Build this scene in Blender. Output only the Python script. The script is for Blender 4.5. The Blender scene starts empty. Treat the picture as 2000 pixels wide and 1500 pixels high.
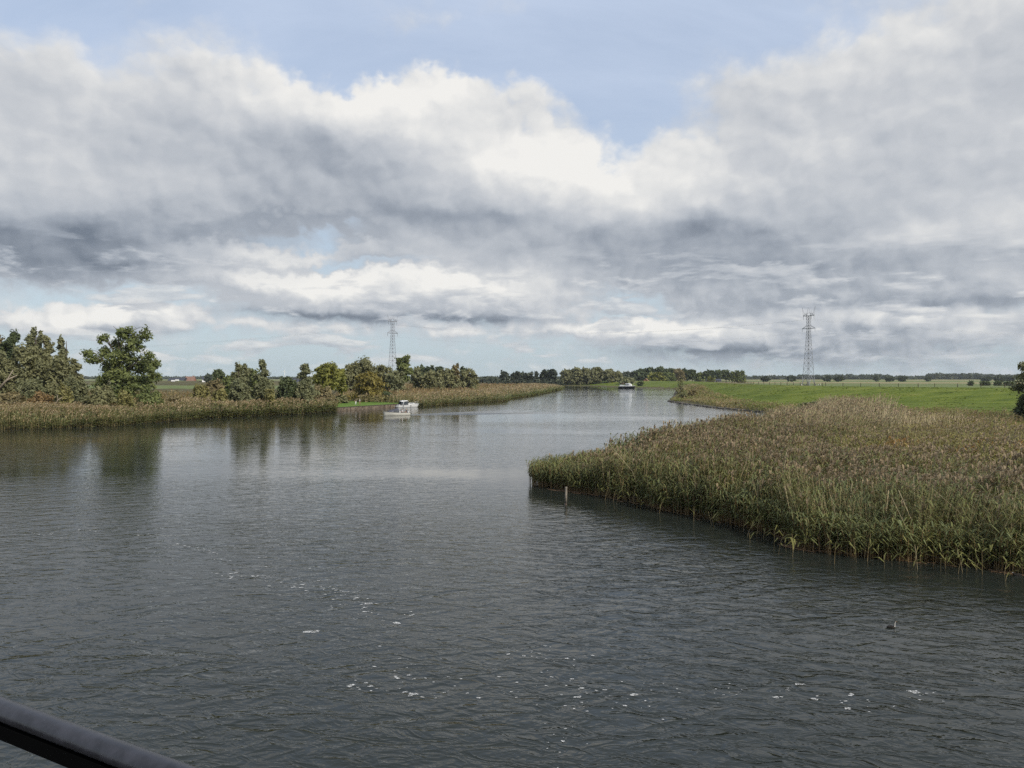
import bpy, math, random
import numpy as np
from mathutils import Vector, Matrix

random.seed(7)
RNG = np.random.default_rng(7)
R = math.radians
scene = bpy.context.scene
COL = scene.collection

# ------------------------------------------------------------------ camera
F = 1480.0                     # focal length in pixels of the 2000 x 1500 photograph
CAM_Z = 8.5
PITCH = math.atan(14.0 / F)    # the horizon lies 14 px above the middle
cam_d = bpy.data.cameras.new('camera')
cam_d.sensor_width = 36.0
cam_d.lens = 36.0 * F / 2000.0
cam_d.clip_start = 0.05
cam_d.clip_end = 30000
cam = bpy.data.objects.new('camera', cam_d)
COL.objects.link(cam)
cam.location = (0, 0, CAM_Z)
cam.rotation_euler = (R(90) - PITCH, 0, 0)
scene.camera = cam

# ------------------------------------------------------------------ light, exposure
SUN_EL, SUN_AZ = 36.0, 132.0   # azimuth clockwise from the view direction (+Y)
scene.view_settings.view_transform = 'Standard'
scene.view_settings.look = 'None'
scene.view_settings.gamma = 1.0
scene.view_settings.use_curve_mapping = False
scene.view_settings.exposure = 0.0
scene.cycles.use_denoising = False
scene.cycles.use_adaptive_sampling = True
scene.cycles.adaptive_threshold = 0.012
scene.cycles.max_bounces = 4
scene.cycles.transparent_max_bounces = 6
scene.cycles.sample_clamp_indirect = 2.5
scene.cycles.volume_bounces = 1

sun_d = bpy.data.lights.new('sun', 'SUN')
sun_d.energy = 4.4
sun_d.angle = R(1.2)
sun_d.color = (1.0, 0.945, 0.86)
sun = bpy.data.objects.new('sun', sun_d)
COL.objects.link(sun)
_s = Vector((math.sin(R(SUN_AZ)) * math.cos(R(SUN_EL)), math.cos(R(SUN_AZ)) * math.cos(R(SUN_EL)), math.sin(R(SUN_EL))))
sun.rotation_euler = _s.to_track_quat('Z', 'Y').to_euler()
sun.location = _s * 60


class NT:
    """small helper to write node trees"""
    def __init__(self, tree):
        self.t = tree
    def node(self, typ, **kw):
        n = self.t.nodes.new(typ)
        for k, v in kw.items():
            setattr(n, k, v)
        return n
    def put(self, sock, v):
        if isinstance(v, bpy.types.NodeSocket):
            self.t.links.new(v, sock)
        elif v is not None:
            sock.default_value = v
    def math(self, op, a, b=None, c=None, clamp=False):
        n = self.node('ShaderNodeMath', operation=op, use_clamp=clamp)
        self.put(n.inputs[0], a)
        if b is not None: self.put(n.inputs[1], b)
        if c is not None: self.put(n.inputs[2], c)
        return n.outputs[0]
    def vec(self, op, a, b=None, c=None):
        n = self.node('ShaderNodeVectorMath', operation=op)
        self.put(n.inputs[0], a)
        if b is not None: self.put(n.inputs[1], b)
        if c is not None: self.put(n.inputs[2], c)
        return n.outputs['Value'] if op in ('DOT_PRODUCT', 'LENGTH') else n.outputs[0]
    def comb(self, x, y, z=0.0):
        n = self.node('ShaderNodeCombineXYZ')
        for i, v in enumerate((x, y, z)): self.put(n.inputs[i], v)
        return n.outputs[0]
    def sep(self, v):
        n = self.node('ShaderNodeSeparateXYZ'); self.put(n.inputs[0], v)
        return n.outputs
    def noise(self, v, scale, detail=4.0, rough=0.55, dist=0.0, dim='3D', out='Fac', w=None, typ='FBM'):
        n = self.node('ShaderNodeTexNoise', noise_dimensions=dim, noise_type=typ)
        self.put(n.inputs['Vector'], v)
        if w is not None: self.put(n.inputs['W'], w)
        n.inputs['Scale'].default_value = scale
        n.inputs['Detail'].default_value = detail
        n.inputs['Roughness'].default_value = rough
        n.inputs['Distortion'].default_value = dist
        return n.outputs[out]
    def ramp(self, fac, stops, interp='LINEAR'):
        n = self.node('ShaderNodeValToRGB')
        cr = n.color_ramp; cr.interpolation = interp
        while len(cr.elements) < len(stops): cr.elements.new(0.5)
        for e, (p, c) in zip(cr.elements, stops):
            e.position = p
            e.color = (c[0], c[1], c[2], 1) if not isinstance(c, float) else (c, c, c, 1)
        self.put(n.inputs[0], fac)
        return n.outputs[0]
    def smooth(self, v, lo, hi, a=0.0, b=1.0):
        n = self.node('ShaderNodeMapRange', interpolation_type='SMOOTHSTEP')
        self.put(n.inputs[0], v)
        for i, x in enumerate((lo, hi, a, b)): self.put(n.inputs[1 + i], x)
        return n.outputs[0]
    def mix(self, fac, a, b, blend='MIX'):
        n = self.node('ShaderNodeMix', data_type='RGBA', blend_type=blend)
        self.put(n.inputs[0], fac)
        for s, v in ((n.inputs[6], a), (n.inputs[7], b)):
            if isinstance(v, tuple) and len(v) == 3: v = (*v, 1)
            self.put(s, v)
        return n.outputs[2]


# ------------------------------------------------------------------ sky: clear air plus two sheets of cumulus
def px_az(px):
    return math.degrees(math.atan((px - 1000) / F))
def px_el(px, py):
    return math.degrees(math.atan((736 - py) / F * math.cos(R(px_az(px)))))

def build_sky():
    w = bpy.data.worlds.new('World'); scene.world = w; w.use_nodes = True
    t = w.node_tree; t.nodes.clear(); g = NT(t)
    tc = g.node('ShaderNodeTexCoord').outputs['Generated']
    d = g.vec('NORMALIZE', tc)
    x, y, z = g.sep(d)
    az = g.math('MULTIPLY', g.math('ARCTAN2', x, y), 57.2958)
    el = g.math('MULTIPLY', g.math('ARCSINE', z), 57.2958)
    P = g.comb(az, el, 0.0)
    # the clouds lie on a level sheet: coordinates that crowd together towards the horizon
    zz = g.math('ADD', g.math('MAXIMUM', z, 0.0), 0.10)
    Q = g.comb(g.math('DIVIDE', x, zz), g.math('DIVIDE', y, zz), 0.0)

    def blobs(p, lst):
        acc = 0.0
        for (px, py, wx, hy, A) in lst:
            a0, e0 = px_az(px), px_el(px, py)
            sa, se = wx * 0.0387, hy * 0.0387
            v = g.vec('MULTIPLY_ADD', p, (1 / sa, 1 / se, 0), (-a0 / sa, -e0 / se, 0))
            r2 = g.vec('DOT_PRODUCT', v, v)
            e = g.math('POWER', 0.36788, r2)
            acc = g.math('MULTIPLY_ADD', e, A, acc)
        return acc

    DENS = [  # px, py, half width, half height, amount
        # tall heap on the left and the middle
        (60, 330, 330, 140, .95), (460, 330, 330, 165, 1.1), (600, 225, 190, 75, .75), (760, 280, 170, 100, .6), (960, 335, 240, 105, 1.2),
        (1090, 380, 120, 80, .55), (850, 440, 400, 76, .6), (130, 470, 330, 80, .9),
        (330, 110, 190, 60, .40), (120, 140, 190, 60, .35), (1070, 185, 90, 55, .75), (850, 30, 150, 40, .45), (1520, 160, 190, 90, .5), (1720, 110, 230, 90, .5), (1930, 60, 160, 70, .5),
        # right heap
        (1400, 390, 240, 110, 1.0), (1560, 300, 200, 110, .8), (1800, 320, 300, 150, .8), (1960, 220, 220, 120, .35), (1350, 490, 480, 80, .9),
        (1750, 540, 420, 60, .7), (1500, 580, 260, 46, .6), (1900, 470, 300, 80, .6),
        # low row
        (560, 560, 150, 40, .8), (720, 582, 210, 38, .95), (950, 578, 150, 46, 1.0), (860, 560, 90, 36, .45), (480, 545, 90, 30, .35),
        (1300, 650, 170, 28, 1.0), (1460, 660, 150, 26, .9), (270, 618, 90, 26, .8), (152, 630, 36, 15, .7), (880, 655, 46, 15, .6),
        (300, 660, 46, 22, .6), (1700, 620, 160, 24, .8), (1850, 640, 180, 22, .6), (60, 610, 140, 22, .5), (620, 640, 240, 14, .4),
        (1120, 640, 110, 18, .45), (1700, 690, 260, 30, .6),
        # gaps
        (880, 90, 480, 110, -.6), (1180, 240, 150, 100, -.8), (200, 40, 400, 100, -.45), (500, 462, 170, 24, -.95), (250, 570, 260, 26, -.95), (640, 478, 90, 18, -.5),
        (1240, 590, 90, 30, -1.0), (700, 522, 200, 13, -.8), (260, 690, 420, 40, -.45), (900, 700, 300, 20, -.25), (1400, 60, 360, 120, -.5),
        (640, 680, 260, 30, -.4), (320, 190, 60, 70, -.35),
    ]
    TONE = [
        # dark undersides
        (110, 460, 300, 40, -.42), (60, 510, 170, 30, -.22), (900, 425, 230, 24, -.24), (650, 350, 200, 90, -.16), (1010, 470, 300, 40, -.06),
        (1330, 470, 280, 30, -.30), (1200, 530, 300, 34, -.08), (1640, 515, 360, 26, -.24), (1500, 560, 240, 22, -.12), (1800, 588, 300, 14, -.26),
        (860, 622, 260, 9, -.42), (600, 611, 150, 8, -.3), (1380, 684, 240, 10, -.30), (1800, 700, 330, 34, -.2), (1550, 705, 500, 22, -.16), (280, 645, 110, 8, -.2),
        (1720, 640, 260, 12, -.15), (240, 515, 60, 14, -.2), (1650, 400, 200, 90, -.08), (470, 410, 150, 50, -.08),
        (240, 260, 260, 110, -.10), (1700, 300, 300, 150, -.10), (640, 300, 150, 80, -.06),
        # sunlit heads
        (1000, 300, 170, 50, .22), (780, 200, 110, 45, .20), (1100, 345, 90, 36, .14), (540, 180, 160, 60, .12), (40, 290, 130, 60, .14),
        (1330, 340, 190, 60, .20), (1440, 400, 120, 36, .10), (1580, 270, 90, 60, .1), (950, 555, 150, 32, .28), (640, 572, 150, 26, .22), (1320, 640, 150, 18, .30),
        (1740, 230, 120, 80, .08), (1780, 460, 60, 20, .2), (270, 610, 60, 16, .2), (155, 626, 30, 10, .3), (880, 650, 36, 10, .25), (1700, 612, 100, 10, .15),
    ]
    # edges boil: the lookup is pushed about by turbulence, finer near the horizon
    n1 = g.noise(g.vec('MULTIPLY', P, (1, 1.25, 0)), 0.085, 5.0, 0.56, out='Color')
    n2 = g.noise(g.vec('MULTIPLY', P, (1, 1.3, 0)), 0.34, 6.0, 0.60, out='Color')
    n3 = g.noise(Q, 1.15, 7.0, 0.6, out='Color')
    half = (0.5, 0.5, 0.5)
    def warp(p, k1, k2):
        lowfac = g.smooth(el, 1.0, 13.0, 0.18, 1.0)
        o1 = g.vec('MULTIPLY', g.vec('SUBTRACT', n1, half), k1)
        o1 = g.vec('MULTIPLY', o1, g.comb(lowfac, lowfac, 0.0))
        o2 = g.vec('MULTIPLY', g.vec('SUBTRACT', n2, half), k2)
        lf2 = g.smooth(el, 0.0, 9.0, 0.45, 1.0)
        o2 = g.vec('MULTIPLY', o2, g.comb(lf2, lf2, 0.0))
        return g.vec('ADD', p, g.vec('ADD', o1, o2))
    PW = warp(P, (13.0, 9.0, 0), (3.6, 3.2, 0))
    PS = warp(P, (7.0, 4.0, 0), (2.4, 1.4, 0))

    def puffs(p, scale, det):
        n = g.node('ShaderNodeTexVoronoi', voronoi_dimensions='2D', feature='F1', normalize=True)
        g.put(n.inputs['Vector'], p)
        n.inputs['Scale'].default_value = scale; n.inputs['Detail'].default_value = det
        n.inputs['Roughness'].default_value = 0.55; n.inputs['Lacunarity'].default_value = 2.1
        return g.math('SUBTRACT', 0.46, n.outputs['Distance'])
    PV = g.vec('ADD', g.vec('MULTIPLY', P, (1, 1.3, 0)), g.vec('MULTIPLY', g.vec('SUBTRACT', n2, half), (2.2, 2.2, 0)))
    hi_el = g.smooth(el, 3.0, 11.0)
    def boil(q, pp, det):
        f1 = g.noise(q, 0.55, det, 0.54)                       # sheet of cloud everywhere, seen in perspective
        f2 = g.math('ADD', g.math('MULTIPLY', puffs(pp, 0.20, det * 0.4), hi_el), g.math('MULTIPLY', puffs(pp, 0.52, det * 0.3), g.math('SUBTRACT', 1.0, hi_el)))
        s = g.math('MULTIPLY', g.math('SUBTRACT', f1, 0.5), 1.15)
        return g.math('MULTIPLY_ADD', f2, 1.35, s)
    N0 = boil(Q, PV, 7.0)
    D0 = g.math('ADD', blobs(PW, DENS), N0)
    N1 = boil(g.vec('ADD', Q, (0.10, -0.10, 0)), g.vec('ADD', PV, (0.5, 0.75, 0)), 4.0)      # a little nearer to the sun
    D1 = g.math('ADD', blobs(g.vec('ADD', PW, (0.75, 0.75, 0)), DENS), N1)
    up = g.smooth(g.math('SUBTRACT', D0, D1), -0.25, 0.35)            # crisp where it faces the sun, frayed below
    up = g.math('MULTIPLY', up, g.math('MINIMUM', g.math('ADD', 0.38, blobs(P, [(880, 240, 330, 130, 1.0), (850, 580, 600, 70, 1.0), (1380, 650, 320, 50, 1.0), (250, 625, 260, 40, .9)])), 1.0))
    mask = g.smooth(D0, g.math('MULTIPLY_ADD', up, 0.30, -0.22), g.math('MULTIPLY_ADD', up, -0.40, 0.95))
    relief = g.math('MULTIPLY', g.math('SUBTRACT', D0, D1), 0.48)
    relief = g.math('MINIMUM', g.math('MAXIMUM', relief, -0.22), 0.3)
    tone = g.math('ADD', blobs(PS, TONE), 0.67)
    tone = g.math('ADD', tone, relief)
    soft = g.noise(Q, 0.9, 6.0, 0.6)
    tone = g.math('MULTIPLY_ADD', g.math('SUBTRACT', soft, 0.5), 0.20, tone)
    thick = g.smooth(D0, 0.5, 2.2)
    tone = g.math('MULTIPLY_ADD', thick, -0.10, tone)
    tone = g.math('MULTIPLY_ADD', g.math('SUBTRACT', 1.0, mask), 0.10, tone)
    # a lower sheet of small flat-bottomed cumulus that thickens towards the horizon
    def low(p):
        return g.noise(g.vec('MULTIPLY', p, (0.17, 0.62, 0)), 1.0, 7.0, 0.56, dist=0.25)
    L0 = low(P); L1 = low(g.vec('ADD', P, (0.25, 0.42, 0)))
    lowband = g.math('MULTIPLY', g.smooth(el, 0.2, 1.6), g.smooth(el, 6.0, 11.0, 1.0, 0.0))
    lmask = g.math('MULTIPLY', g.smooth(L0, 0.49, 0.59), lowband)
    ltone = g.math('MULTIPLY_ADD', g.math('SUBTRACT', L0, L1), 2.6, 0.52)
    ltone = g.math('ADD', ltone, g.math('MULTIPLY', blobs(PS, [(1750, 660, 420, 60, -.14), (300, 640, 400, 60, .10)]), 1.0))
    ltone = g.math('MINIMUM', g.math('MAXIMUM', ltone, 0.22), 0.92)
    tone = g.math('ADD', g.math('MULTIPLY', tone, g.math('SUBTRACT', 1.0, g.math('MULTIPLY', lmask, 0.72))), g.math('MULTIPLY', ltone, g.math('MULTIPLY', lmask, 0.72)))
    mask = g.math('MAXIMUM', mask, g.math('MULTIPLY', lmask, 0.85))
    cloud = g.ramp(tone, [(0.0, (0.165, 0.195, 0.245)), (0.25, (0.325, 0.36, 0.415)), (0.45, (0.475, 0.505, 0.55)),
                          (0.62, (0.585, 0.605, 0.635)), (0.80, (0.73, 0.735, 0.735)), (1.0, (0.90, 0.885, 0.85))])
    sky = g.node('ShaderNodeTexSky', sky_type='NISHITA', sun_disc=False)
    sky.sun_elevation = R(SUN_EL); sky.sun_rotation = R(SUN_AZ)
    sky.altitude = 0; sky.air_density = 1.0; sky.dust_density = 1.6; sky.ozone_density = 1.2
    # thin high veil over the blue
    v1 = g.noise(g.vec('MULTIPLY', Q, (0.7, 1.5, 0)), 0.5, 7.0, 0.62, dist=0.8)
    veil = g.math('MAXIMUM', g.smooth(v1, 0.28, 0.72, 0.42, 0.92), g.smooth(el, 3.0, 14.0, 0.85, 0.30))
    bg1 = g.node('ShaderNodeBackground'); g.put(bg1.inputs[0], sky.outputs[0]); bg1.inputs[1].default_value = 0.14
    bgv = g.node('ShaderNodeBackground'); g.put(bgv.inputs[0], g.ramp(g.math('DIVIDE', el, 40.0), [(0.0, (0.50, 0.605, 0.665)), (0.16, (0.545, 0.65, 0.745)), (0.45, (0.60, 0.69, 0.845)), (1.0, (0.55, 0.655, 0.85))])); bgv.inputs[1].default_value = 1.0
    bg2 = g.node('ShaderNodeBackground'); g.put(bg2.inputs[0], cloud); bg2.inputs[1].default_value = 1.0
    m0 = g.node('ShaderNodeMixShader'); g.put(m0.inputs[0], veil)
    t.links.new(bg1.outputs[0], m0.inputs[1]); t.links.new(bgv.outputs[0], m0.inputs[2])
    m1 = g.node('ShaderNodeMixShader'); g.put(m1.inputs[0], g.math('MULTIPLY', mask, 0.96))
    t.links.new(m0.outputs[0], m1.inputs[1]); t.links.new(bg2.outputs[0], m1.inputs[2])
    out = g.node('ShaderNodeOutputWorld')
    t.links.new(m1.outputs[0], out.inputs[0])
    w.cycles.sampling_method = 'NONE'      # a broad even sky: sampled by the surfaces themselves
build_sky()

# ------------------------------------------------------------------ helpers
def ray(px, py):
    u, v = (px - 1000) / F, (750 - py) / F
    return Vector((u, math.cos(PITCH) + v * math.sin(PITCH), -math.sin(PITCH) + v * math.cos(PITCH)))
def pix(px, py, z=0.0):
    d = ray(px, py); t = (z - CAM_Z) / d.z
    return (d.x * t, d.y * t)
def pixd(px, py, Y):
    d = ray(px, py); t = Y / d.y
    return Vector((d.x * t, Y, CAM_Z + d.z * t))

def tag(o, label=None, cat=None, group=None, kind=None):
    if label: o['label'] = label
    if cat: o['category'] = cat
    if group: o['group'] = group
    if kind: o['kind'] = kind
    return o

def empty(name, loc, rz=0.0):
    o = bpy.data.objects.new(name, None)
    o.empty_display_size = 0.3
    COL.objects.link(o); o.location = loc; o.rotation_euler = (0, 0, rz)
    return o

def link(name, me, parent=None, mat=None):
    o = bpy.data.objects.new(name, me); COL.objects.link(o)
    if mat is not None and not me.materials: me.materials.append(mat)
    if parent is not None: o.parent = parent
    return o

def copy_tree(o, parent=None):
    c = o.copy(); COL.objects.link(c); c.parent = parent
    for ch in list(o.children): copy_tree(ch, c)
    return c

def quad_mesh(name, Q, C=None, nrm=None):
    """a mesh from loose quads Q (m,4,3) with a colour per quad or per corner"""
    m = len(Q)
    me = bpy.data.meshes.new(name)
    me.vertices.add(m * 4); me.vertices.foreach_set('co', np.ascontiguousarray(Q, dtype=np.float32).ravel())
    me.loops.add(m * 4); me.loops.foreach_set('vertex_index', np.arange(m * 4, dtype=np.int32))
    me.polygons.add(m); me.polygons.foreach_set('loop_start', np.arange(0, m * 4, 4, dtype=np.int32))
    if C is not None:
        if C.ndim == 2: C = np.repeat(C[:, None, :], 4, axis=1)
        a = me.color_attributes.new('Col', 'FLOAT_COLOR', 'POINT')
        rgba = np.concatenate([C, np.ones(C.shape[:2] + (1,))], axis=2).astype(np.float32)
        a.data.foreach_set('color', rgba.ravel())
    me.update(calc_edges=True)
    return me

def grid_mesh(name, V, faces, smooth=True):
    me = bpy.data.meshes.new(name)
    faces = np.asarray(faces, dtype=np.int32)
    used, inv = np.unique(faces, return_inverse=True)
    V = V[used]; faces = inv.reshape(faces.shape).astype(np.int32)
    me.vertices.add(len(V)); me.vertices.foreach_set('co', V.astype(np.float32).ravel())
    me.loops.add(faces.size); me.loops.foreach_set('vertex_index', faces.ravel())
    me.polygons.add(len(faces)); me.polygons.foreach_set('loop_start', np.arange(0, faces.size, 4, dtype=np.int32))
    if smooth: me.polygons.foreach_set('use_smooth', np.ones(len(faces), dtype=bool))
    me.update(calc_edges=True)
    return me

class MB:
    def __init__(self): self.v, self.f = [], []
    def add(self, vs, fs):
        b = len(self.v); self.v += [tuple(p) for p in vs]; self.f += [tuple(b + i for i in f) for f in fs]; return self
    def box(self, c, s, rz=0.0):
        cx, cy, cz = c; hx, hy, hz = s[0] / 2, s[1] / 2, s[2] / 2
        ca, sa = math.cos(rz), math.sin(rz)
        vs = [(cx + x * ca - y * sa, cy + x * sa + y * ca, cz + z) for z in (-hz, hz) for x, y in ((-hx, -hy), (hx, -hy), (hx, hy), (-hx, hy))]
        return self.add(vs, [(3, 2, 1, 0), (4, 5, 6, 7), (0, 1, 5, 4), (1, 2, 6, 5), (2, 3, 7, 6), (3, 0, 4, 7)])
    def tube(self, pts, rad, n=6, cap=True):
        pts = [Vector(p) for p in pts]
        if not isinstance(rad, (list, tuple)): rad = [rad] * len(pts)
        vs, fs = [], []
        for i, p in enumerate(pts):
            d = (pts[min(i + 1, len(pts) - 1)] - pts[max(i - 1, 0)])
            d = d.normalized() if d.length > 1e-9 else Vector((0, 0, 1))
            a = d.cross(Vector((0, 0, 1)))
            if a.length < 1e-3: a = d.cross(Vector((1, 0, 0)))
            a.normalize(); b = d.cross(a)
            for k in range(n):
                t = 2 * math.pi * k / n
                vs.append(p + (a * math.cos(t) + b * math.sin(t)) * rad[i])
        for i in range(len(pts) - 1):
            for k in range(n):
                fs.append((i * n + k, i * n + (k + 1) % n, (i + 1) * n + (k + 1) % n, (i + 1) * n + k))
        if cap:
            fs.append(tuple(range(n - 1, -1, -1))); fs.append(tuple(range((len(pts) - 1) * n, len(pts) * n)))
        return self.add(vs, fs)
    def loft(self, rings, closed=False, caps=True):
        n = len(rings[0]); vs = [p for r in rings for p in r]; fs = []
        for i in range(len(rings) - 1):
            for k in range(n if closed else n - 1):
                fs.append((i * n + k, i * n + (k + 1) % n, (i + 1) * n + (k + 1) % n, (i + 1) * n + k))
        if caps:
            fs.append(tuple(range(n - 1, -1, -1))); fs.append(tuple(range((len(rings) - 1) * n, len(rings) * n)))
        return self.add(vs, fs)
    def build(self, name, mat, parent=None, smooth=False):
        me = bpy.data.meshes.new(name)
        me.from_pydata(self.v, [], self.f)
        if smooth: me.polygons.foreach_set('use_smooth', [True] * len(me.polygons))
        me.update()
        o = link(name, me, parent)
        me.materials.append(mat)
        return o

# ------------------------------------------------------------------ materials
def new_mat(name):
    m = bpy.data.materials.new(name); m.use_nodes = True
    t = m.node_tree; t.nodes.clear(); return m, NT(t)

def plain(name, col, rough=0.6, spec=0.4, metal=0.0, var=0.12, scale=3.0, bump=0.0):
    """a painted, wooden or metal surface with a little uneven wear"""
    m, g = new_mat(name)
    p = g.node('ShaderNodeBsdfPrincipled')
    co = g.node('ShaderNodeTexCoord').outputs['Object']
    n = g.noise(co, scale, 5.0, 0.6)
    c2 = tuple(min(1, c * (1 - var * 2.2)) for c in col)
    c3 = tuple(min(1, c * (1 + var)) for c in col)
    g.put(p.inputs['Base Color'], g.mix(g.smooth(n, 0.3, 0.7), c2, c3))
    g.put(p.inputs['Roughness'], g.smooth(n, 0.2, 0.8, rough * 0.85, min(1.0, rough * 1.2)))
    p.inputs['Metallic'].default_value = metal
    p.inputs['Specular IOR Level'].default_value = spec
    if bump:
        b = g.node('ShaderNodeBump'); g.put(b.inputs['Height'], n); b.inputs['Distance'].default_value = bump
        g.put(p.inputs['Normal'], b.outputs[0])
    o = g.node('ShaderNodeOutputMaterial'); m.node_tree.links.new(p.outputs[0], o.inputs[0])
    return m

def leafy(name, trans=0.28, rough=0.65):
    """leaves and stems: each blade carries its own colour, light passes through thin blades"""
    m, g = new_mat(name)
    a = g.node('ShaderNodeAttribute', attribute_name='Col').outputs['Color']
    n = g.noise(g.node('ShaderNodeNewGeometry').outputs['Position'], 0.35, 3.0, 0.6)
    c = g.mix(1.0, a, g.ramp(n, [(0.3, (0.80, 0.82, 0.80)), (0.7, (1.18, 1.14, 1.08))]), 'MULTIPLY')
    p = g.node('ShaderNodeBsdfPrincipled'); g.put(p.inputs['Base Color'], c)
    p.inputs['Roughness'].default_value = rough; p.inputs['Specular IOR Level'].default_value = 0.25
    tr = g.node('ShaderNodeBsdfTranslucent'); g.put(tr.inputs[0], g.mix(1.0, c, (1.15, 1.1, 0.7), 'MULTIPLY'))
    mx = g.node('ShaderNodeMixShader'); mx.inputs[0].default_value = trans
    m.node_tree.links.new(p.outputs[0], mx.inputs[1]); m.node_tree.links.new(tr.outputs[0], mx.inputs[2])
    o = g.node('ShaderNodeOutputMaterial'); m.node_tree.links.new(mx.outputs[0], o.inputs[0])
    return m

def turf(name, stops, scale=0.5, streak=(1, 1, 1), bump=0.1, fine=6.0):
    m, g = new_mat(name)
    pos = g.node('ShaderNodeNewGeometry').outputs['Position']
    ps = g.vec('MULTIPLY', pos, streak)
    n1 = g.noise(ps, scale, 7.0, 0.62)
    n2 = g.noise(pos, fine, 4.0, 0.65)
    n3 = g.noise(pos, 0.02, 4.0, 0.6)
    f = g.math('MULTIPLY_ADD', g.math('SUBTRACT', n2, 0.5), 0.35, n1)
    f = g.math('MULTIPLY_ADD', g.math('SUBTRACT', n3, 0.5), 0.5, f)
    p = g.node('ShaderNodeBsdfPrincipled')
    g.put(p.inputs['Base Color'], g.ramp(f, stops)); p.inputs['Roughness'].default_value = 0.9
    p.inputs['Specular IOR Level'].default_value = 0.1
    b = g.node('ShaderNodeBump'); g.put(b.inputs['Height'], f); b.inputs['Distance'].default_value = bump; b.inputs['Strength'].default_value = 0.9
    g.put(p.inputs['Normal'], b.outputs[0])
    o = g.node('ShaderNodeOutputMaterial'); m.node_tree.links.new(p.outputs[0], o.inputs[0])
    return m

def water_mat(name):
    m, g = new_mat(name)
    pos = g.node('ShaderNodeNewGeometry').outputs['Position']
    x, y, z = g.sep(pos)
    # wind ripples run up and down the river; their crests lie across the view, slightly turned
    rot = g.node('ShaderNodeVectorRotate', rotation_type='Z_AXIS'); g.put(rot.inputs['Vector'], pos); rot.inputs['Angle'].default_value = R(17)
    rot2 = g.node('ShaderNodeVectorRotate', rotation_type='Z_AXIS'); g.put(rot2.inputs['Vector'], pos); rot2.inputs['Angle'].default_value = R(-20)
    a = g.noise(g.vec('MULTIPLY', rot.outputs[0], (0.50, 1.0, 1)), 2.0, 3.0, 0.52, dist=0.7)
    b = g.noise(g.vec('MULTIPLY', rot2.outputs[0], (0.45, 1.0, 1)), 0.75, 2.0, 0.5, dist=0.4)
    c = g.noise(g.vec('MULTIPLY', rot2.outputs[0], (0.55, 1.0, 1)), 5.0, 2.0, 0.5)
    def crest_(n, e):                      # peaked crests and broad troughs
        r = g.math('SUBTRACT', 1.0, g.math('ABSOLUTE', g.math('MULTIPLY_ADD', n, 3.2, -1.6)))
        return g.math('POWER', g.math('MAXIMUM', r, 0.0), e)
    h = g.math('MULTIPLY', a, 0.022)
    h = g.math('MULTIPLY_ADD', crest_(a, 1.6), 0.020, h)
    h = g.math('MULTIPLY_ADD', b, 0.020, h)
    h = g.math('MULTIPLY_ADD', crest_(b, 1.6), 0.032, h)
    h = g.math('MULTIPLY_ADD', c, 0.010, h)
    # gusts: rougher and smoother lanes; less wind further up, in the lee of the trees, and close in front of the near reeds
    gust = g.noise(g.vec('MULTIPLY', pos, (0.012, 0.035, 0)), 1.0, 4.0, 0.6, dist=0.5)
    k = g.math('MULTIPLY', g.smooth(gust, 0.34, 0.64, 0.34, 1.08), g.smooth(y, 14.0, 68.0, 1.5, 0.28))
    dist = g.math('ADD', g.math('MULTIPLY', g.math('SUBTRACT', x, 2.0), -0.8), g.math('MULTIPLY', g.math('SUBTRACT', y, 62.0), -0.6))
    dist = g.math('MULTIPLY_ADD', g.math('SUBTRACT', gust, 0.5), 6.0, dist)
    lee = g.math('MAXIMUM', g.smooth(dist, 1.0, 9.0, 0.22, 1.0), g.smooth(y, 62.0, 75.0))
    k = g.math('MULTIPLY', k, lee)
    h = g.math('MULTIPLY', h, k)
    bmp = g.node('ShaderNodeBump'); g.put(bmp.inputs['Height'], h); bmp.inputs['Distance'].default_value = 1.0
    bmp.inputs['Strength'].default_value = 1.0
    if 'Filter Width' in bmp.inputs: bmp.inputs['Filter Width'].default_value = 0.05
    p = g.node('ShaderNodeBsdfPrincipled')
    p.inputs['Base Color'].default_value = (0.0175, 0.0210, 0.0170, 1)
    p.inputs['Roughness'].default_value = 0.02
    p.inputs['IOR'].default_value = 1.333
    p.inputs['Specular IOR Level'].default_value = 0.5
    g.put(p.inputs['Normal'], bmp.outputs[0])
    o = g.node('ShaderNodeOutputMaterial'); m.node_tree.links.new(p.outputs[0], o.inputs[0])
    return m

M = {}
M['water'] = water_mat('river_water')
M['ground'] = turf('rough_ground', [(0.25, (0.045, 0.042, 0.022)), (0.5, (0.085, 0.078, 0.035)), (0.75, (0.14, 0.115, 0.055))], 0.4)
M['dike'] = turf('mown_grass', [(0.26, (0.044, 0.064, 0.010)), (0.42, (0.084, 0.114, 0.016)), (0.58, (0.116, 0.144, 0.022)), (0.80, (0.195, 0.190, 0.050))], 0.27, (0.40, 1.0, 1.0), 0.45, 1.6)
M['lawn'] = turf('lawn_grass', [(0.3, (0.075, 0.135, 0.022)), (0.7, (0.125, 0.19, 0.035))], 1.0, bump=0.04)
M['stubble'] = turf('stubble', [(0.3, (0.20, 0.17, 0.085)), (0.7, (0.29, 0.245, 0.13))], 0.1, bump=0.05)
M['pasture'] = turf('pasture', [(0.3, (0.10, 0.13, 0.045)), (0.7, (0.16, 0.185, 0.07))], 0.05, bump=0.05)
M['path'] = turf('path_gravel', [(0.3, (0.16, 0.115, 0.07)), (0.7, (0.25, 0.19, 0.12))], 1.5, bump=0.03)
M['leaf'] = leafy('foliage')
M['reed'] = leafy('reed_blades', 0.22, 0.6)
M['bark'] = plain('bark', (0.085, 0.070, 0.052), 0.9, 0.15, var=0.25, scale=4, bump=0.03)
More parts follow.
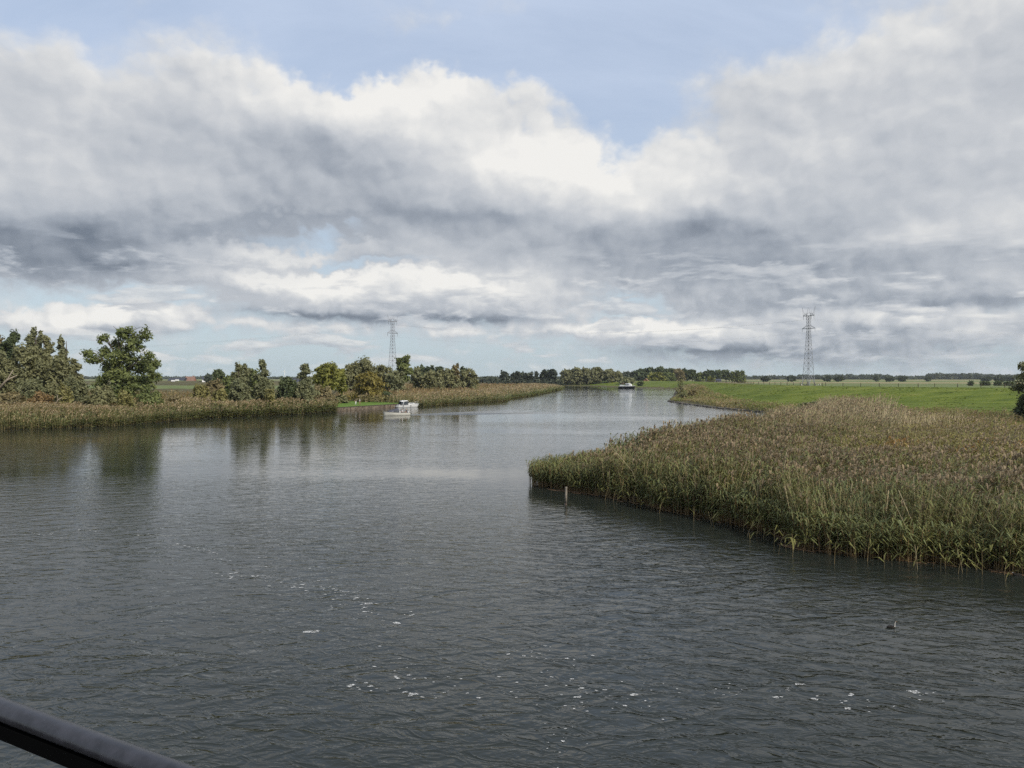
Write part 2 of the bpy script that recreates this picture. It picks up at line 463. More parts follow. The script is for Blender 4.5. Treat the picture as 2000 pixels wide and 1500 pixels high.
M['pale_bark'] = plain('bare_bark', (0.27, 0.225, 0.17), 0.9, 0.15, var=0.2, scale=4, bump=0.03)
M['steel'] = plain('galvanised_steel', (0.23, 0.235, 0.26), 0.6, 0.4, 0.0, 0.1, 0.8)
M['wire'] = plain('aluminium_wire', (0.25, 0.26, 0.28), 0.5, 0.4, 0.3)
M['insul'] = plain('insulator_glass', (0.10, 0.11, 0.12), 0.3)
M['white'] = plain('white_gelcoat', (0.60, 0.60, 0.585), 0.5, 0.5, var=0.03)
M['cream'] = plain('cream_gelcoat', (0.50, 0.49, 0.43), 0.5, 0.5, var=0.03)
M['black_hull'] = plain('black_hull_paint', (0.012, 0.012, 0.016), 0.35)
M['strip'] = plain('rubber_strip', (0.03, 0.032, 0.036), 0.5)
M['canvas'] = plain('grey_canvas', (0.075, 0.078, 0.095), 0.85, 0.1, var=0.15, scale=2)
M['dark_canvas'] = plain('black_canvas', (0.02, 0.022, 0.024), 0.85, 0.1)
M['glass'] = plain('tinted_glass', (0.03, 0.038, 0.045), 0.5, 0.2, var=0.02)
M['teak'] = plain('teak_deck', (0.26, 0.16, 0.085), 0.7, 0.2, var=0.2, scale=6)
M['chrome'] = plain('stainless_steel', (0.5, 0.5, 0.5), 0.5, 0.5, 0.3, 0.03)
M['cushion'] = plain('white_cushion', (0.72, 0.71, 0.68), 0.7, 0.2, var=0.05)
M['skin'] = plain('skin', (0.50, 0.31, 0.22), 0.6, 0.3, var=0.05)
M['hair'] = plain('hair', (0.035, 0.024, 0.018), 0.6, 0.3)
M['fair_hair'] = plain('fair_hair', (0.30, 0.22, 0.12), 0.6, 0.3)
M['cloth_white'] = plain('white_cloth', (0.78, 0.77, 0.75), 0.9, 0.1, var=0.04)
M['cloth_dark'] = plain('dark_cloth', (0.030, 0.026, 0.034), 0.9, 0.1)
M['cloth_tan'] = plain('tan_cloth', (0.28, 0.17, 0.10), 0.9, 0.1)
M['cloth_red'] = plain('rust_red_cloth', (0.23, 0.07, 0.05), 0.9, 0.1)
M['shoe'] = plain('shoe', (0.04, 0.04, 0.04), 0.7)
M['post'] = plain('weathered_wood', (0.20, 0.175, 0.14), 0.9, 0.1, var=0.25, scale=7, bump=0.01)
M['post_wet'] = plain('wet_wood', (0.045, 0.03, 0.018), 0.4, 0.4, var=0.2, scale=7)
M['fence'] = plain('fence_wood', (0.10, 0.082, 0.062), 0.9, 0.1, var=0.25, scale=5)
M['board'] = plain('quay_board', (0.145, 0.115, 0.085), 0.85, 0.15, var=0.25, scale=1.2)
M['board_cap'] = plain('quay_cap', (0.05, 0.042, 0.036), 0.8, 0.15, var=0.2)
M['brick'] = plain('brick_wall', (0.28, 0.13, 0.09), 0.9, 0.1, var=0.15, scale=2)
M['tile_red'] = plain('orange_roof_tiles', (0.21, 0.125, 0.095), 0.85, 0.15, var=0.12, scale=1)
M['tile_dark'] = plain('dark_roof_sheet', (0.045, 0.048, 0.062), 0.6, 0.3, var=0.12)
M['wall_dark'] = plain('tarred_boards', (0.03, 0.028, 0.028), 0.8)
M['wall_white'] = plain('white_wall', (0.72, 0.71, 0.68), 0.8, 0.2, var=0.05)
M['wall_grey'] = plain('grey_wall', (0.17, 0.165, 0.16), 0.85, 0.2, var=0.1)
M['thatch'] = plain('thatch', (0.26, 0.16, 0.10), 0.95, 0.05, var=0.2)
M['rock'] = plain('basalt_rock', (0.085, 0.078, 0.068), 0.85, 0.2, var=0.35, scale=1.5, bump=0.05)
def foam_mat():
    m, g = new_mat('foam')
    n = g.noise(g.node('ShaderNodeNewGeometry').outputs['Position'], 22.0, 3.0, 0.6)
    d = g.node('ShaderNodeBsdfDiffuse'); d.inputs[0].default_value = (0.62, 0.62, 0.60, 1)
    t = g.node('ShaderNodeBsdfTransparent'); mx = g.node('ShaderNodeMixShader'); g.put(mx.inputs[0], g.smooth(n, 0.36, 0.60, 0.05, 0.85))
    m.node_tree.links.new(t.outputs[0], mx.inputs[1]); m.node_tree.links.new(d.outputs[0], mx.inputs[2])
    o = g.node('ShaderNodeOutputMaterial'); m.node_tree.links.new(mx.outputs[0], o.inputs[0])
    return m
M['foam'] = foam_mat()       # lacy: the bubbles let the water show through
M['rail'] = plain('dark_coated_steel', (0.024, 0.024, 0.030), 0.30, 0.5, 0.0, 0.25, 30)
M['rail_shade'] = plain('shaded_steel', (0.003, 0.003, 0.003), 0.9, 0.03)  # shade below the handrail put into a near-black, sheenless colour
M['deck'] = plain('asphalt_deck', (0.05, 0.05, 0.05), 0.9, 0.2, var=0.2, scale=9)
M['cow_black'] = plain('black_hide', (0.014, 0.012, 0.011), 0.8, 0.2)
M['cow_white'] = plain('white_hide', (0.62, 0.58, 0.52), 0.85, 0.2)
M['feather_dark'] = plain('dark_feathers', (0.022, 0.019, 0.016), 0.7, 0.2, var=0.2, scale=20)
M['feather_white'] = plain('white_feathers', (0.70, 0.68, 0.64), 0.8, 0.2)
M['bill'] = plain('horn_bill', (0.35, 0.22, 0.13), 0.5)

# ------------------------------------------------------------------ the lie of the land
SHORE_L1 = [(-400, 110), (-200, 116), (-120, 120)] + [pix(*p) for p in ((0, 838), (100, 836), (200, 832), (300, 824), (400, 816), (500, 812), (600, 807), (655, 803))]
QUAY_A, QUAY_B = pix(655, 803), pix(786, 794.5)
SHORE_L2 = [pix(*p) for p in ((820, 794.5), (870, 790), (930, 786), (978, 783.5), (993, 778.5), (1025, 774.5), (1060, 768), (1090, 762), (1098, 759.5))]
SHORE_FAR = [(26, 605), (-20, 645), (-120, 690), (-420, 720), (-420, 765), (-100, 740)] + [pix(*p) for p in ((1098, 753.3), (1150, 754.2), (1215, 756.3), (1260, 758), (1320, 760.2))]
SHORE_R = [pix(*p) for p in ((1321, 766), (1318, 775), (1308, 784), (1330, 788), (1380, 794.5), (1440, 801), (1490, 805.5), (1540, 808))] + [(66, 165), (60, 150), (50, 138)]
BED_BACK = [(38, 114), (28, 104), (17.5, 88), (9, 70), (3.6, 64.5)]
BED_FRONT = [pix(*p) for p in ((1050, 943), (1078, 953), (1150, 964), (1250, 982), (1400, 1017), (1528, 1040), (1555, 1066), (1600, 1075), (1700, 1084), (1850, 1099), (2000, 1118))]
RIVER = np.array([(-400, -90)] + SHORE_L1 + [QUAY_B] + SHORE_L2 + SHORE_FAR + SHORE_R + BED_BACK + BED_FRONT + [(40, 30), (90, 26), (90, -90)])

def seg_dist(P, A, B):
    d = B - A; L = (d * d).sum() or 1e-9
    t = np.clip(((P - A) @ d) / L, 0, 1)
    return np.hypot(*(P - (A + t[:, None] * d)).T), t

def poly_sd(P, poly):
    """distance to the polygon's edge, negative inside"""
    best = np.full(len(P), 1e9); ins = np.zeros(len(P), bool)
    n = len(poly)
    for i in range(n):
        A, B = poly[i], poly[(i + 1) % n]
        dd, _ = seg_dist(P, A, B); best = np.minimum(best, dd)
        c = (A[1] > P[:, 1]) != (B[1] > P[:, 1])
        with np.errstate(divide='ignore', invalid='ignore'):
            xi = A[0] + (P[:, 1] - A[1]) / (B[1] - A[1] + 1e-12) * (B[0] - A[0])
        ins ^= c & (P[:, 0] < xi)
    return np.where(ins, -best, best)

def sstep(x, a, b):
    t = np.clip((x - a) / (b - a), 0, 1); return t * t * (3 - 2 * t)

_G = RNG.random((64, 64))
def vnoise(P, s):
    """cheap value noise for the lie of the land and for patches of plants"""
    q = P / s; i = np.floor(q).astype(int); f = q - i; f = f * f * (3 - 2 * f)
    g = lambda a, b: _G[(i[:, 0] + a) % 64, (i[:, 1] + b) % 64]
    return (g(0, 0) * (1 - f[:, 0]) + g(1, 0) * f[:, 0]) * (1 - f[:, 1]) + (g(0, 1) * (1 - f[:, 0]) + g(1, 1) * f[:, 0]) * f[:, 1]

CREST = np.array([(330, 165, 5.3), (152, 225, 5.3), (128, 237, 5.3), (107, 263, 5.3), (104, 338, 5.2), (122, 430, 4.9), (140, 520, 4.75), (152, 620, 4.65), (142, 700, 4.6), (90, 775, 4.5), (-60, 800, 4.4), (-500, 830, 4.4)])
def crest(P):
    best = np.full(len(P), 1e9); zc = np.zeros(len(P)); side = np.zeros(len(P))
    for i in range(len(CREST) - 1):
        A, B = CREST[i, :2], CREST[i + 1, :2]
        dd, t = seg_dist(P, A, B)
        s = (B[0] - A[0]) * (P[:, 1] - A[1]) - (B[1] - A[1]) * (P[:, 0] - A[0])
        m = dd < best - 1e-6
        best[m] = dd[m]; zc[m] = (CREST[i, 2] + t * (CREST[i + 1, 2] - CREST[i, 2]))[m]; side[m] = s[m]
    return best, zc, side > 0      # side True: towards the river

def height(P, sd=None):
    if sd is None: sd = poly_sd(P, RIVER)
    land = -0.10 + 0.67 * sstep(sd, -0.5, 6) + 0.45 * sstep(sd, 8, 40) + 0.9 * sstep(sd, 45, 150)
    land += (vnoise(P, 9.0) - 0.5) * 0.25 * sstep(sd, 2, 10)
    dc, zc, rs = crest(P)
    k = np.where(rs, 1 - np.clip((dc - 2.0) / 44, 0, 1), 1 - np.clip((dc - 2.0) / 13, 0, 1))
    k = k * k * (3 - 2 * k) * sstep(sd, 1, 12)
    land = land + (zc - land) * k
    z = np.where(sd > 0, land, -0.10 - 1.7 * sstep(-sd, 0, 5))
    return z, k, rs, dc, sd

def gz(x, y):
    return float(height(np.array([[x, y]], float))[0][0])

def build_ground():
    ang = np.concatenate([np.linspace(-180, -44, 35)[:-1], np.linspace(-44, 44, 400), np.linspace(44, 180, 35)[1:]])
    rad = [6.0]
    while rad[-1] < 5000: rad.append(rad[-1] * (1.021 if rad[-1] < 1500 else 1.06))
    rad = np.array(rad)
    A, Rr = np.meshgrid(np.radians(ang), rad, indexing='ij')
    P = np.stack([(Rr * np.sin(A)).ravel(), (Rr * np.cos(A)).ravel()], 1)
    z, k, rs, dc, sd = height(P)
    V = np.column_stack([P, z])
    na, nr = A.shape
    i, j = np.meshgrid(np.arange(na - 1), np.arange(nr - 1), indexing='ij')
    q = (i * nr + j).ravel()
    faces = np.stack([q, q + nr, q + nr + 1, q + 1], 1)[:, ::-1]
    c = P[faces].mean(1); ks = k[faces].mean(1); rss = rs[faces].mean(1) > 0.5; sdf = sd[faces].mean(1); dcf = dc[faces].mean(1)
    right = (c[:, 0] > 40)
    # right bank: the mown grass reaches from the crest down to the rough strip by the water and the reed bed
    bed = poly_sd(c, BED_POLY)
    dike = (sdf > 0) & (dcf < 250) & rss & (((right) & (sdf > 9 + 4 * vnoise(c, 6.0)) & (bed > 4) & (c[:, 1] > 60)) | ((ks > 0.1) & (c[:, 0] > 30)))
    dike |= (sdf > 0) & (~rss) & (dcf < 3.2) & (c[:, 0] > 30)
    beyond = (sdf > 0) & (~rss) & (~dike)
    stub = beyond & (c[:, 1] > 180) & (((c[:, 1] + 0.25 * c[:, 0]) % 520) > 330) & (c[:, 1] < 2400)
    past = beyond & ~stub
    pl = (c[:, 0] < -60) & (c[:, 1] > 420) & (c[:, 1] < 1200) & (sdf > 60) & rss
    rest = ~(dike | beyond | pl)
    for nm, msk, mt in (('ground', rest, 'ground'), ('dike', dike, 'dike'), ('stubble_field', stub, 'stubble'), ('pasture', past | pl, 'pasture')):
        o = link(nm, grid_mesh(nm, V, faces[msk]), None, M[mt]); tag(o, kind='structure')

BED_POLY = np.array(BED_BACK[::-1][:0] + BED_FRONT + [(40, 30), (90, 26), (90, 62), (72, 74), (64, 88), (66, 106), (70, 130), (73, 150), (77, 171), (70, 173), (66, 165), (60, 150), (50, 138)] + BED_BACK)
build_ground()

wm = MB(); wm.add([(-460, -100, 0), (160, -100, 0), (160, 800, 0), (-460, 800, 0)], [(0, 1, 2, 3)])
tag(wm.build('river_water', M['water']), kind='structure')

# ------------------------------------------------------------------ reeds
def unit(v): return v / (np.linalg.norm(v, axis=-1, keepdims=True) + 1e-9)

def reed_quads(P, H, leaf_c, stem_c, plume, ws=1.0, K=6, wind=(0.95, 0.25), plume_c=(0.20, 0.128, 0.086), lean=None, leafy_from=0.15, segs=2, pl=0.30):
    """stems with long drooping leaves and a one-sided plume; returns loose quads and their colours"""
    n = len(P); rng = RNG
    wind = np.array(wind)
    if lean is None: lean = np.zeros((n, 2))
    lean = lean + rng.normal(0, 0.09, (n, 2)) + wind * 0.06
    def at(t):
        return P + np.column_stack([lean * (H * t ** 1.7)[:, None], H * t])
    Q, C = [], []
    ph = rng.random(n) * 2 * np.pi
    side = np.column_stack([np.cos(ph), np.sin(ph), np.zeros(n)])
    w = 0.010 * ws
    for a, b in ((0.0, 0.5), (0.5, 0.97)):
        p0, p1 = at(np.full(n, a)), at(np.full(n, b))
        Q.append(np.stack([p0 - side * w, p0 + side * w, p1 + side * w * .8, p1 - side * w * .8], 1)); C.append(stem_c)
    for k in range(K):
        t = leafy_from + (0.97 - leafy_from) * (k + rng.random(n)) / K
        b = at(t)
        th = rng.random(n) * 2 * np.pi
        dh = np.column_stack([np.cos(th), np.sin(th)]) + wind * 0.75; dh = unit(dh)
        L = (0.40 + 0.34 * rng.random(n)) * (0.8 + 0.25 * ws ** 0.5)
        up = 0.55 + 0.5 * rng.random(n)
        mid = b + np.column_stack([dh * (L * 0.48)[:, None], L * 0.42 * up])
        tip = mid + np.column_stack([dh * (L * 0.55)[:, None], L * (0.10 - 0.55 * rng.random(n))])
        sd = np.column_stack([-dh[:, 1], dh[:, 0], 0.6 * (rng.random(n) - 0.5)])
        wl = (0.017 + 0.011 * rng.random(n))[:, None] * ws
        col = leaf_c * (0.72 + 0.56 * rng.random((n, 1)))
        old = (t < 0.30)[:, None] & (rng.random((n, 1)) < 0.35)
        col = np.where(old, np.array([0.20, 0.145, 0.065]) * (0.7 + 0.5 * rng.random((n, 1))), col)
        if segs == 2:
            Q.append(np.stack([b - sd * wl * .7, b + sd * wl * .7, mid + sd * wl, mid - sd * wl], 1)); C.append(col)
            Q.append(np.stack([mid - sd * wl, mid + sd * wl, tip + sd * wl * .12, tip - sd * wl * .12], 1)); C.append(col)
        else:
            Q.append(np.stack([b - sd * wl * .7, b + sd * wl * .7, tip + sd * wl * .5, tip - sd * wl * .5], 1)); C.append(col)
    idx = np.nonzero(plume)[0]
    if len(idx):
        m = len(idx); top = at(np.full(n, 0.93))[idx]
        for k in range(5 if segs == 2 else 3):
            th = rng.random(m) * 2 * np.pi
            dh = unit(np.column_stack([np.cos(th), np.sin(th)]) * 0.8 + wind * 0.9)
            L = pl * (0.7 + 0.6 * rng.random(m))
            st = top + np.column_stack([np.zeros((m, 2)), 0.05 * k * np.ones(m)])
            mid = st + np.column_stack([dh * (L * 0.28)[:, None], L * 0.62])
            sd = np.column_stack([-dh[:, 1], dh[:, 0], 0.5 * (rng.random(m) - 0.5)]); wl = (0.026 + 0.018 * rng.random(m))[:, None] * ws ** 0.8
            tip = mid + np.column_stack([dh * (L * 0.42)[:, None], L * (0.30 - 0.45 * rng.random(m))])
            col = np.array(plume_c) * (0.7 + 0.6 * rng.random((m, 1))) * np.array([1, 1, 1]) + rng.random((m, 1)) * np.array([0.03, 0.02, 0.012])
            Q.append(np.stack([st - sd * wl * .3, st + sd * wl * .3, mid + sd * wl, mid - sd * wl], 1)); C.append(col)
            Q.append(np.stack([mid - sd * wl, mid + sd * wl, tip + sd * wl * .3, tip - sd * wl * .3], 1)); C.append(col)
    return np.concatenate(Q), np.concatenate(C)

def scatter(poly, n):
    lo, hi = poly.min(0), poly.max(0); out = []
    tot = 0
    while tot < n:
        p = lo + RNG.random((n * 2, 2)) * (hi - lo); p = p[poly_sd(p, poly) < 0]
        out.append(p); tot += len(p)
    return np.concatenate(out)[:n]

def lerp3(a, b, t): return np.array(a) * (1 - t)[:, None] + np.array(b) * t[:, None]

GREEN, GREEN2, OLIVE = (0.152, 0.158, 0.054), (0.110, 0.130, 0.058), (0.165, 0.160, 0.050)
YELLOW, ORANGE, STRAW = (0.28, 0.23, 0.07), (0.29, 0.16, 0.045), (0.46, 0.38, 0.25)

def in_view(p, margin=6.0):
    return (np.abs(p[:, 0]) < 0.70 * p[:, 1] + margin) & (p[:, 1] > 2)

def near_bed():
    P = scatter(BED_POLY, 190000)
    P = P[in_view(P, 5)]
    sd = poly_sd(P, RIVER); d = np.hypot(P[:, 0], P[:, 1])
    patch = vnoise(P, 6.5); fine = vnoise(P, 2.2)
    keep = np.where(sd < 2.5, 1.0, np.where(sd < 9, .62, .36)) * np.clip(46 / d, .30, 1.0) * (0.55 + 0.6 * fine) * np.where(vnoise(P + 31, 2.6) < .22, .30, 1.0) * np.where((sd < 1.6) & (vnoise(P + 12, 2.0) < .30), .45, 1.0)
    m = RNG.random(len(P)) < keep; P, sd, d, patch, fine = P[m], sd[m], d[m], patch[m], fine[m]
    cap = 36000
    if len(P) > cap:
        s = RNG.choice(len(P), cap, replace=False); P, sd, d, patch, fine = P[s], sd[s], d[s], patch[s], fine[s]
    n = len(P)
    tip = sstep(np.hypot(P[:, 0] - 3, P[:, 1] - 63), 2, 14)                      # the point of the bed is young and low
    inner = sstep(sd + 5 * (patch - .5), 13, 22)
    back = sstep(P[:, 1], 96, 112)
    clump = 1 - sstep(np.hypot((P[:, 0] - 68) / 9, (P[:, 1] - 152) / 20), .5, 1.0)      # tall pale clump by the inlet
    H = 2.95 + 0.7 * (patch - .5) - 1.65 * inner * (1 - back * .45) - (1 - tip) * 1.15 + .9 * clump
    H = H * (0.82 + 0.30 * RNG.random(n)); H = np.where(sd < 1.6, H * (0.70 + 0.36 * RNG.random(n)), H)
    H *= (0.80 + 0.40 * fine)
    zg = height(P, sd)[0]
    P3 = np.column_stack([P, np.minimum(zg, 0.10 + 0.035 * sd) - 0.12])
    g = np.clip(fine * 1.3 - .15, 0, 1)
    leaf = lerp3(GREEN2, GREEN, g)
    leaf = leaf * (1 - inner * .85)[:, None] + lerp3(OLIVE, YELLOW, RNG.random(n) * np.clip(patch + .25, 0, 1)) * (inner * .85)[:, None]
    rust = (inner > .5) & (vnoise(P, 3.1) > .74) & (RNG.random(n) < .6)
    leaf[rust] = np.array(ORANGE) * 0.85
    stem = lerp3((0.20, 0.165, 0.08), (0.30, 0.24, 0.13), RNG.random(n))
    strawp = ((sstep(P[:, 1], 88, 100) * sstep(vnoise(P, 9.0), .42, .60) + back * .30 + .75 * clump) > RNG.random(n)) | (RNG.random(n) < .05)
    stem = np.where(strawp[:, None], np.array(STRAW) * (0.75 + .4 * RNG.random((n, 1))), stem)
    lean = np.column_stack([(vnoise(P + 57, 4.5) - .45) * .55, (vnoise(P + 91, 4.5) - .5) * .45])          # wind-blown patches
    plume = (RNG.random(n) < np.where(inner > .5, .26, np.where(sd < 2.4, .12, .60)) * (0.35 + .65 * tip) * (0.35 + 1.3 * vnoise(P, 4.3)))
    wsc = np.clip(d / 40, 1.0, 2.3)
    Qs, Cs = [], []
    bins = ((0, 45, 1.15, 7, 2), (45, 62, 1.5, 6, 2), (62, 90, 2.0, 5, 2), (90, 400, 2.7, 4, 1))
    for lo, hi, ws, K, sg in bins:
        for dry in (False, True):
            b = (d >= lo) & (d < hi) & (strawp == dry)
            if not b.any(): continue
            q, c = reed_quads(P3[b], H[b] * (1.06 if dry else 1), leaf[b], stem[b], plume[b] if not dry else plume[b] & (RNG.random(b.sum()) < .5), ws, 2 if dry else K, lean=lean[b], segs=sg,
                              plume_c=(0.225, 0.172, 0.105) if not dry else (0.27, 0.20, 0.13))
            Qs.append(q); Cs.append(c)
    # broken and bent dead stems
    bs = RNG.choice(n, 900, replace=False); bs = bs[d[bs] < 110]
    q, c = reed_quads(P3[bs], H[bs] * RNG.uniform(.7, 1.15, len(bs)), leaf[bs], np.array(STRAW) * RNG.uniform(.55, 1.0, (len(bs), 1)), np.zeros(len(bs), bool), 1.5, 1, lean=RNG.normal(0, .42, (len(bs), 2)))
    Qs.append(q); Cs.append(c)
    # fringe along the water that bends outwards, with bare brown feet
    fr = np.array(BED_BACK[-2:] + BED_FRONT + [(40, 30)])
    seg = np.hypot(*np.diff(fr, axis=0).T); cum = np.concatenate([[0], np.cumsum(seg)])
    nf = 5200; s = RNG.random(nf) * cum[-1]; i = np.clip(np.searchsorted(cum, s) - 1, 0, len(seg) - 1)
    dr = np.diff(fr, axis=0)[i] / seg[i][:, None]
    nrm = np.column_stack([dr[:, 1], -dr[:, 0]])
    p = fr[i] + dr * (s - cum[i])[:, None] - nrm * (RNG.random(nf) * 1.6 - 0.55 - 1.2 * (vnoise(fr[i] + dr * (s - cum[i])[:, None], 3.0) - .5))[:, None]
    p = p[in_view(p, 4)]; nf = len(p)
    nrm = nrm[:nf] * 0
    Hf = 0.9 + 1.1 * RNG.random(nf)
    lf = lerp3(GREEN, GREEN2, RNG.random(nf)) * (0.9 + .35 * RNG.random((nf, 1)))
    q, c = reed_quads(np.column_stack([p, np.full(nf, -0.10)]), Hf, lf, lerp3((0.16, 0.10, 0.05), (0.28, 0.2, 0.1), RNG.random(nf)), np.zeros(nf, bool), 1.2, 6, lean=np.tile([-0.12, -0.16], (nf, 1)), leafy_from=.3)
    Qs.append(q); Cs.append(c)
    # stray stems standing out in the water
    ns_ = 170; k_ = RNG.integers(0, len(fr) - 1, ns_); t_ = RNG.random((ns_, 1)); p = fr[k_] * (1 - t_) + fr[k_ + 1] * t_
    dd = unit(fr[k_ + 1] - fr[k_]); p = p + np.column_stack([dd[:, 1], -dd[:, 0]]) * (RNG.random((ns_, 1)) ** 2 * 2.6)
    p = np.concatenate([p, np.array([3.0, 62.8]) + RNG.normal(0, .45, (24, 2))]); p = p[(p[:, 0] > 5.2) | (p[:, 1] > 61.6)]; p = p[p[:, 0] > 1.6]; ns_ = len(p)
    q, c = reed_quads(np.column_stack([p, np.full(ns_, -.1)]), RNG.uniform(.5, 1.5, ns_), lerp3(GREEN, OLIVE, RNG.random(ns_)), lerp3((0.16, 0.12, 0.06), (0.3, 0.24, 0.14), RNG.random(ns_)), np.zeros(ns_, bool), 1.1, 3, lean=RNG.normal(0, .15, (ns_, 2)), leafy_from=.4)
    Qs.append(q); Cs.append(c)
    o = link('reed_bed', quad_mesh('reed_bed', np.concatenate(Qs), np.concatenate(Cs)), None, M['reed'])
    tag(o, 'tall reed bed with brown plumes on the near right bank', 'reeds', kind='stuff')
near_bed()

def bank_bed(name, label, shore, depth, n, ws, hmul=1.0, green=.5, plume_p=.6, band=None, pc=(0.37, 0.295, 0.185)):
    """a belt of reeds that follows a shore; inland is on the left of the shore's direction"""
    sh = np.array(shore, float)
    seg = np.hypot(*np.diff(sh, axis=0).T); cum = np.concatenate([[0], np.cumsum(seg)])
    s = RNG.random(n) * cum[-1]; i = np.clip(np.searchsorted(cum, s) - 1, 0, len(seg) - 1)
    dr = np.diff(sh, axis=0)[i] / seg[i][:, None]; nl = np.column_stack([-dr[:, 1], dr[:, 0]])
    base = sh[i] + dr * (s - cum[i])[:, None]
    off = RNG.random(n) ** 2.2 * depth - 0.8 + 2.2 * (vnoise(base, 5.0) - .5)
    p = base + nl * off[:, None]
    sd = poly_sd(p, RIVER); m = (sd > -1.2) & in_view(p, 12); p, sd, off = p[m], sd[m], off[m]; n = len(p)
    d = np.hypot(p[:, 0], p[:, 1])
    pt, fi = vnoise(p, 8.0), vnoise(p, 3.0)
    H = (2.5 + .5 * (pt - .5)) * (.84 + .3 * RNG.random(n)) * hmul * (0.85 + .3 * fi)
    H = np.where(off < 1.2, H * (.45 + .5 * RNG.random(n)), H)
    z = np.where(sd > 0, np.minimum(height(p, sd)[0], .9), 0) - .12
    gk = np.clip(green * 2.0 * (1 - off / 14) + .5 * (fi - .5), 0, 1)
    leaf = lerp3((0.290, 0.260, 0.115), (0.175, 0.200, 0.078), gk) * (.8 + .4 * RNG.random((n, 1)))
    stem = lerp3((0.14, 0.135, 0.06), (0.26, 0.21, 0.11), RNG.random(n))
    plume = RNG.random(n) < np.where(off < 1.5, plume_p * .35, plume_p)
    Qs, Cs = [], []
    for k in (0, 1, 2):
        b = (d >= (0, 165, 330)[k]) & (d < (165, 330, 9999)[k])
        if b.any():
            q, c = reed_quads(np.column_stack([p, z])[b], H[b], leaf[b], stem[b], plume[b], ws * (1, 1.5, 2.6)[k], 6, segs=1, plume_c=pc, pl=.46, leafy_from=.06)
            Qs.append(q); Cs.append(c)
    o = link(name, quad_mesh(name, np.concatenate(Qs), np.concatenate(Cs)), None, M['reed'])
    return tag(o, label, 'reeds', kind='stuff')

_l1 = [(-130, 119.5)] + SHORE_L1[3:]
bank_bed('reed_belt', 'reed belt along the left bank below the willows, left of the quay', _l1, 30, 14000, 3.0)
bank_bed('reed_belt', 'long reed belt on the left bank running from the moored cruiser to the bend', [(QUAY_B[0] + 2, QUAY_B[1] + 1.5)] + SHORE_L2 + SHORE_FAR[:1], 22, 13000, 3.2, green=.55)

def rough_growth(name, label, poly, n, hlo, hhi, cols, ws=6.0, K=4, plume_p=.25):
    P = scatter(np.array(poly, float), n); P = P[in_view(P, 10)]; n = len(P)
    sd = poly_sd(P, RIVER); m = sd > .3; P, sd = P[m], sd[m]; n = len(P)
    z = height(P, sd)[0] - .08
    t = np.clip(vnoise(P, 7.0) * 1.4 - .2 + .3 * (RNG.random(n) - .5), 0, .999) * (len(cols) - 1)
    i = t.astype(int); c = np.array(cols)[i] * (1 - (t - i))[:, None] + np.array(cols)[np.minimum(i + 1, len(cols) - 1)] * (t - i)[:, None]
    H = (hlo + (hhi - hlo) * RNG.random(n)) * (.7 + .6 * vnoise(P, 4.0))
    d = np.hypot(P[:, 0], P[:, 1]); Qs, Cs = [], []
    for lo, hi, k in ((0, 190, .7), (190, 330, 1.1), (330, 5000, 1.9)):
        b = (d >= lo) & (d < hi)
        if b.any():
            q, cc = reed_quads(np.column_stack([P, z])[b], H[b], c[b], c[b] * 1.2, RNG.random(b.sum()) < plume_p, ws * k, K, segs=1, plume_c=(0.25, 0.17, 0.10), pl=.35, leafy_from=.05)
            Qs.append(q); Cs.append(cc)
    o = link(name, quad_mesh(name, np.concatenate(Qs), np.concatenate(Cs)), None, M['reed'])
    return tag(o, label, 'undergrowth', kind='stuff')

BROWN, TAN = (0.25, 0.175, 0.08), (0.32, 0.25, 0.135)
rough_growth('undergrowth', 'brown and olive herbs and scrub behind the left reed belt', [(-150, 135), (-100, 143), (-70, 160), (-46, 200), (-60, 300), (-260, 300), (-230, 140)], 9000, .9, 1.7, [OLIVE, BROWN, (0.13, .11, .045), TAN])
rough_growth('undergrowth', 'tan overgrown marsh behind the long left reed belt', [(-24, 226), (0, 285), (20, 420), (26, 515), (0, 560), (-70, 520), (-70, 300), (-48, 236)], 12000, 1.7, 2.9, [TAN, BROWN, OLIVE, TAN], plume_p=.5)
rough_growth('bank_grass', 'yellow-green tall grass and weeds along the right bank above the stones', [(54, 264), (58, 250), (57, 205), (60, 182), (66, 172), (78, 172), (72, 205), (72, 245), (76, 285), (90, 360), (112, 470), (122, 530), (110, 520), (88, 400), (70, 320)], 5200, .5, 1.15, [(0.15, 0.17, 0.04), OLIVE, TAN, (0.19, 0.19, 0.05)], ws=4.5, plume_p=.12)
rough_growth('bank_grass', 'low brown weeds between the near reed bed and the green dike', [(70, 170), (80, 178), (96, 168), (100, 130), (110, 84), (80, 62), (64, 86), (66, 106), (70, 130), (74, 150)], 5000, .6, 1.3, [BROWN, OLIVE, (0.17, 0.12, 0.05), TAN], ws=3.0, plume_p=.1)

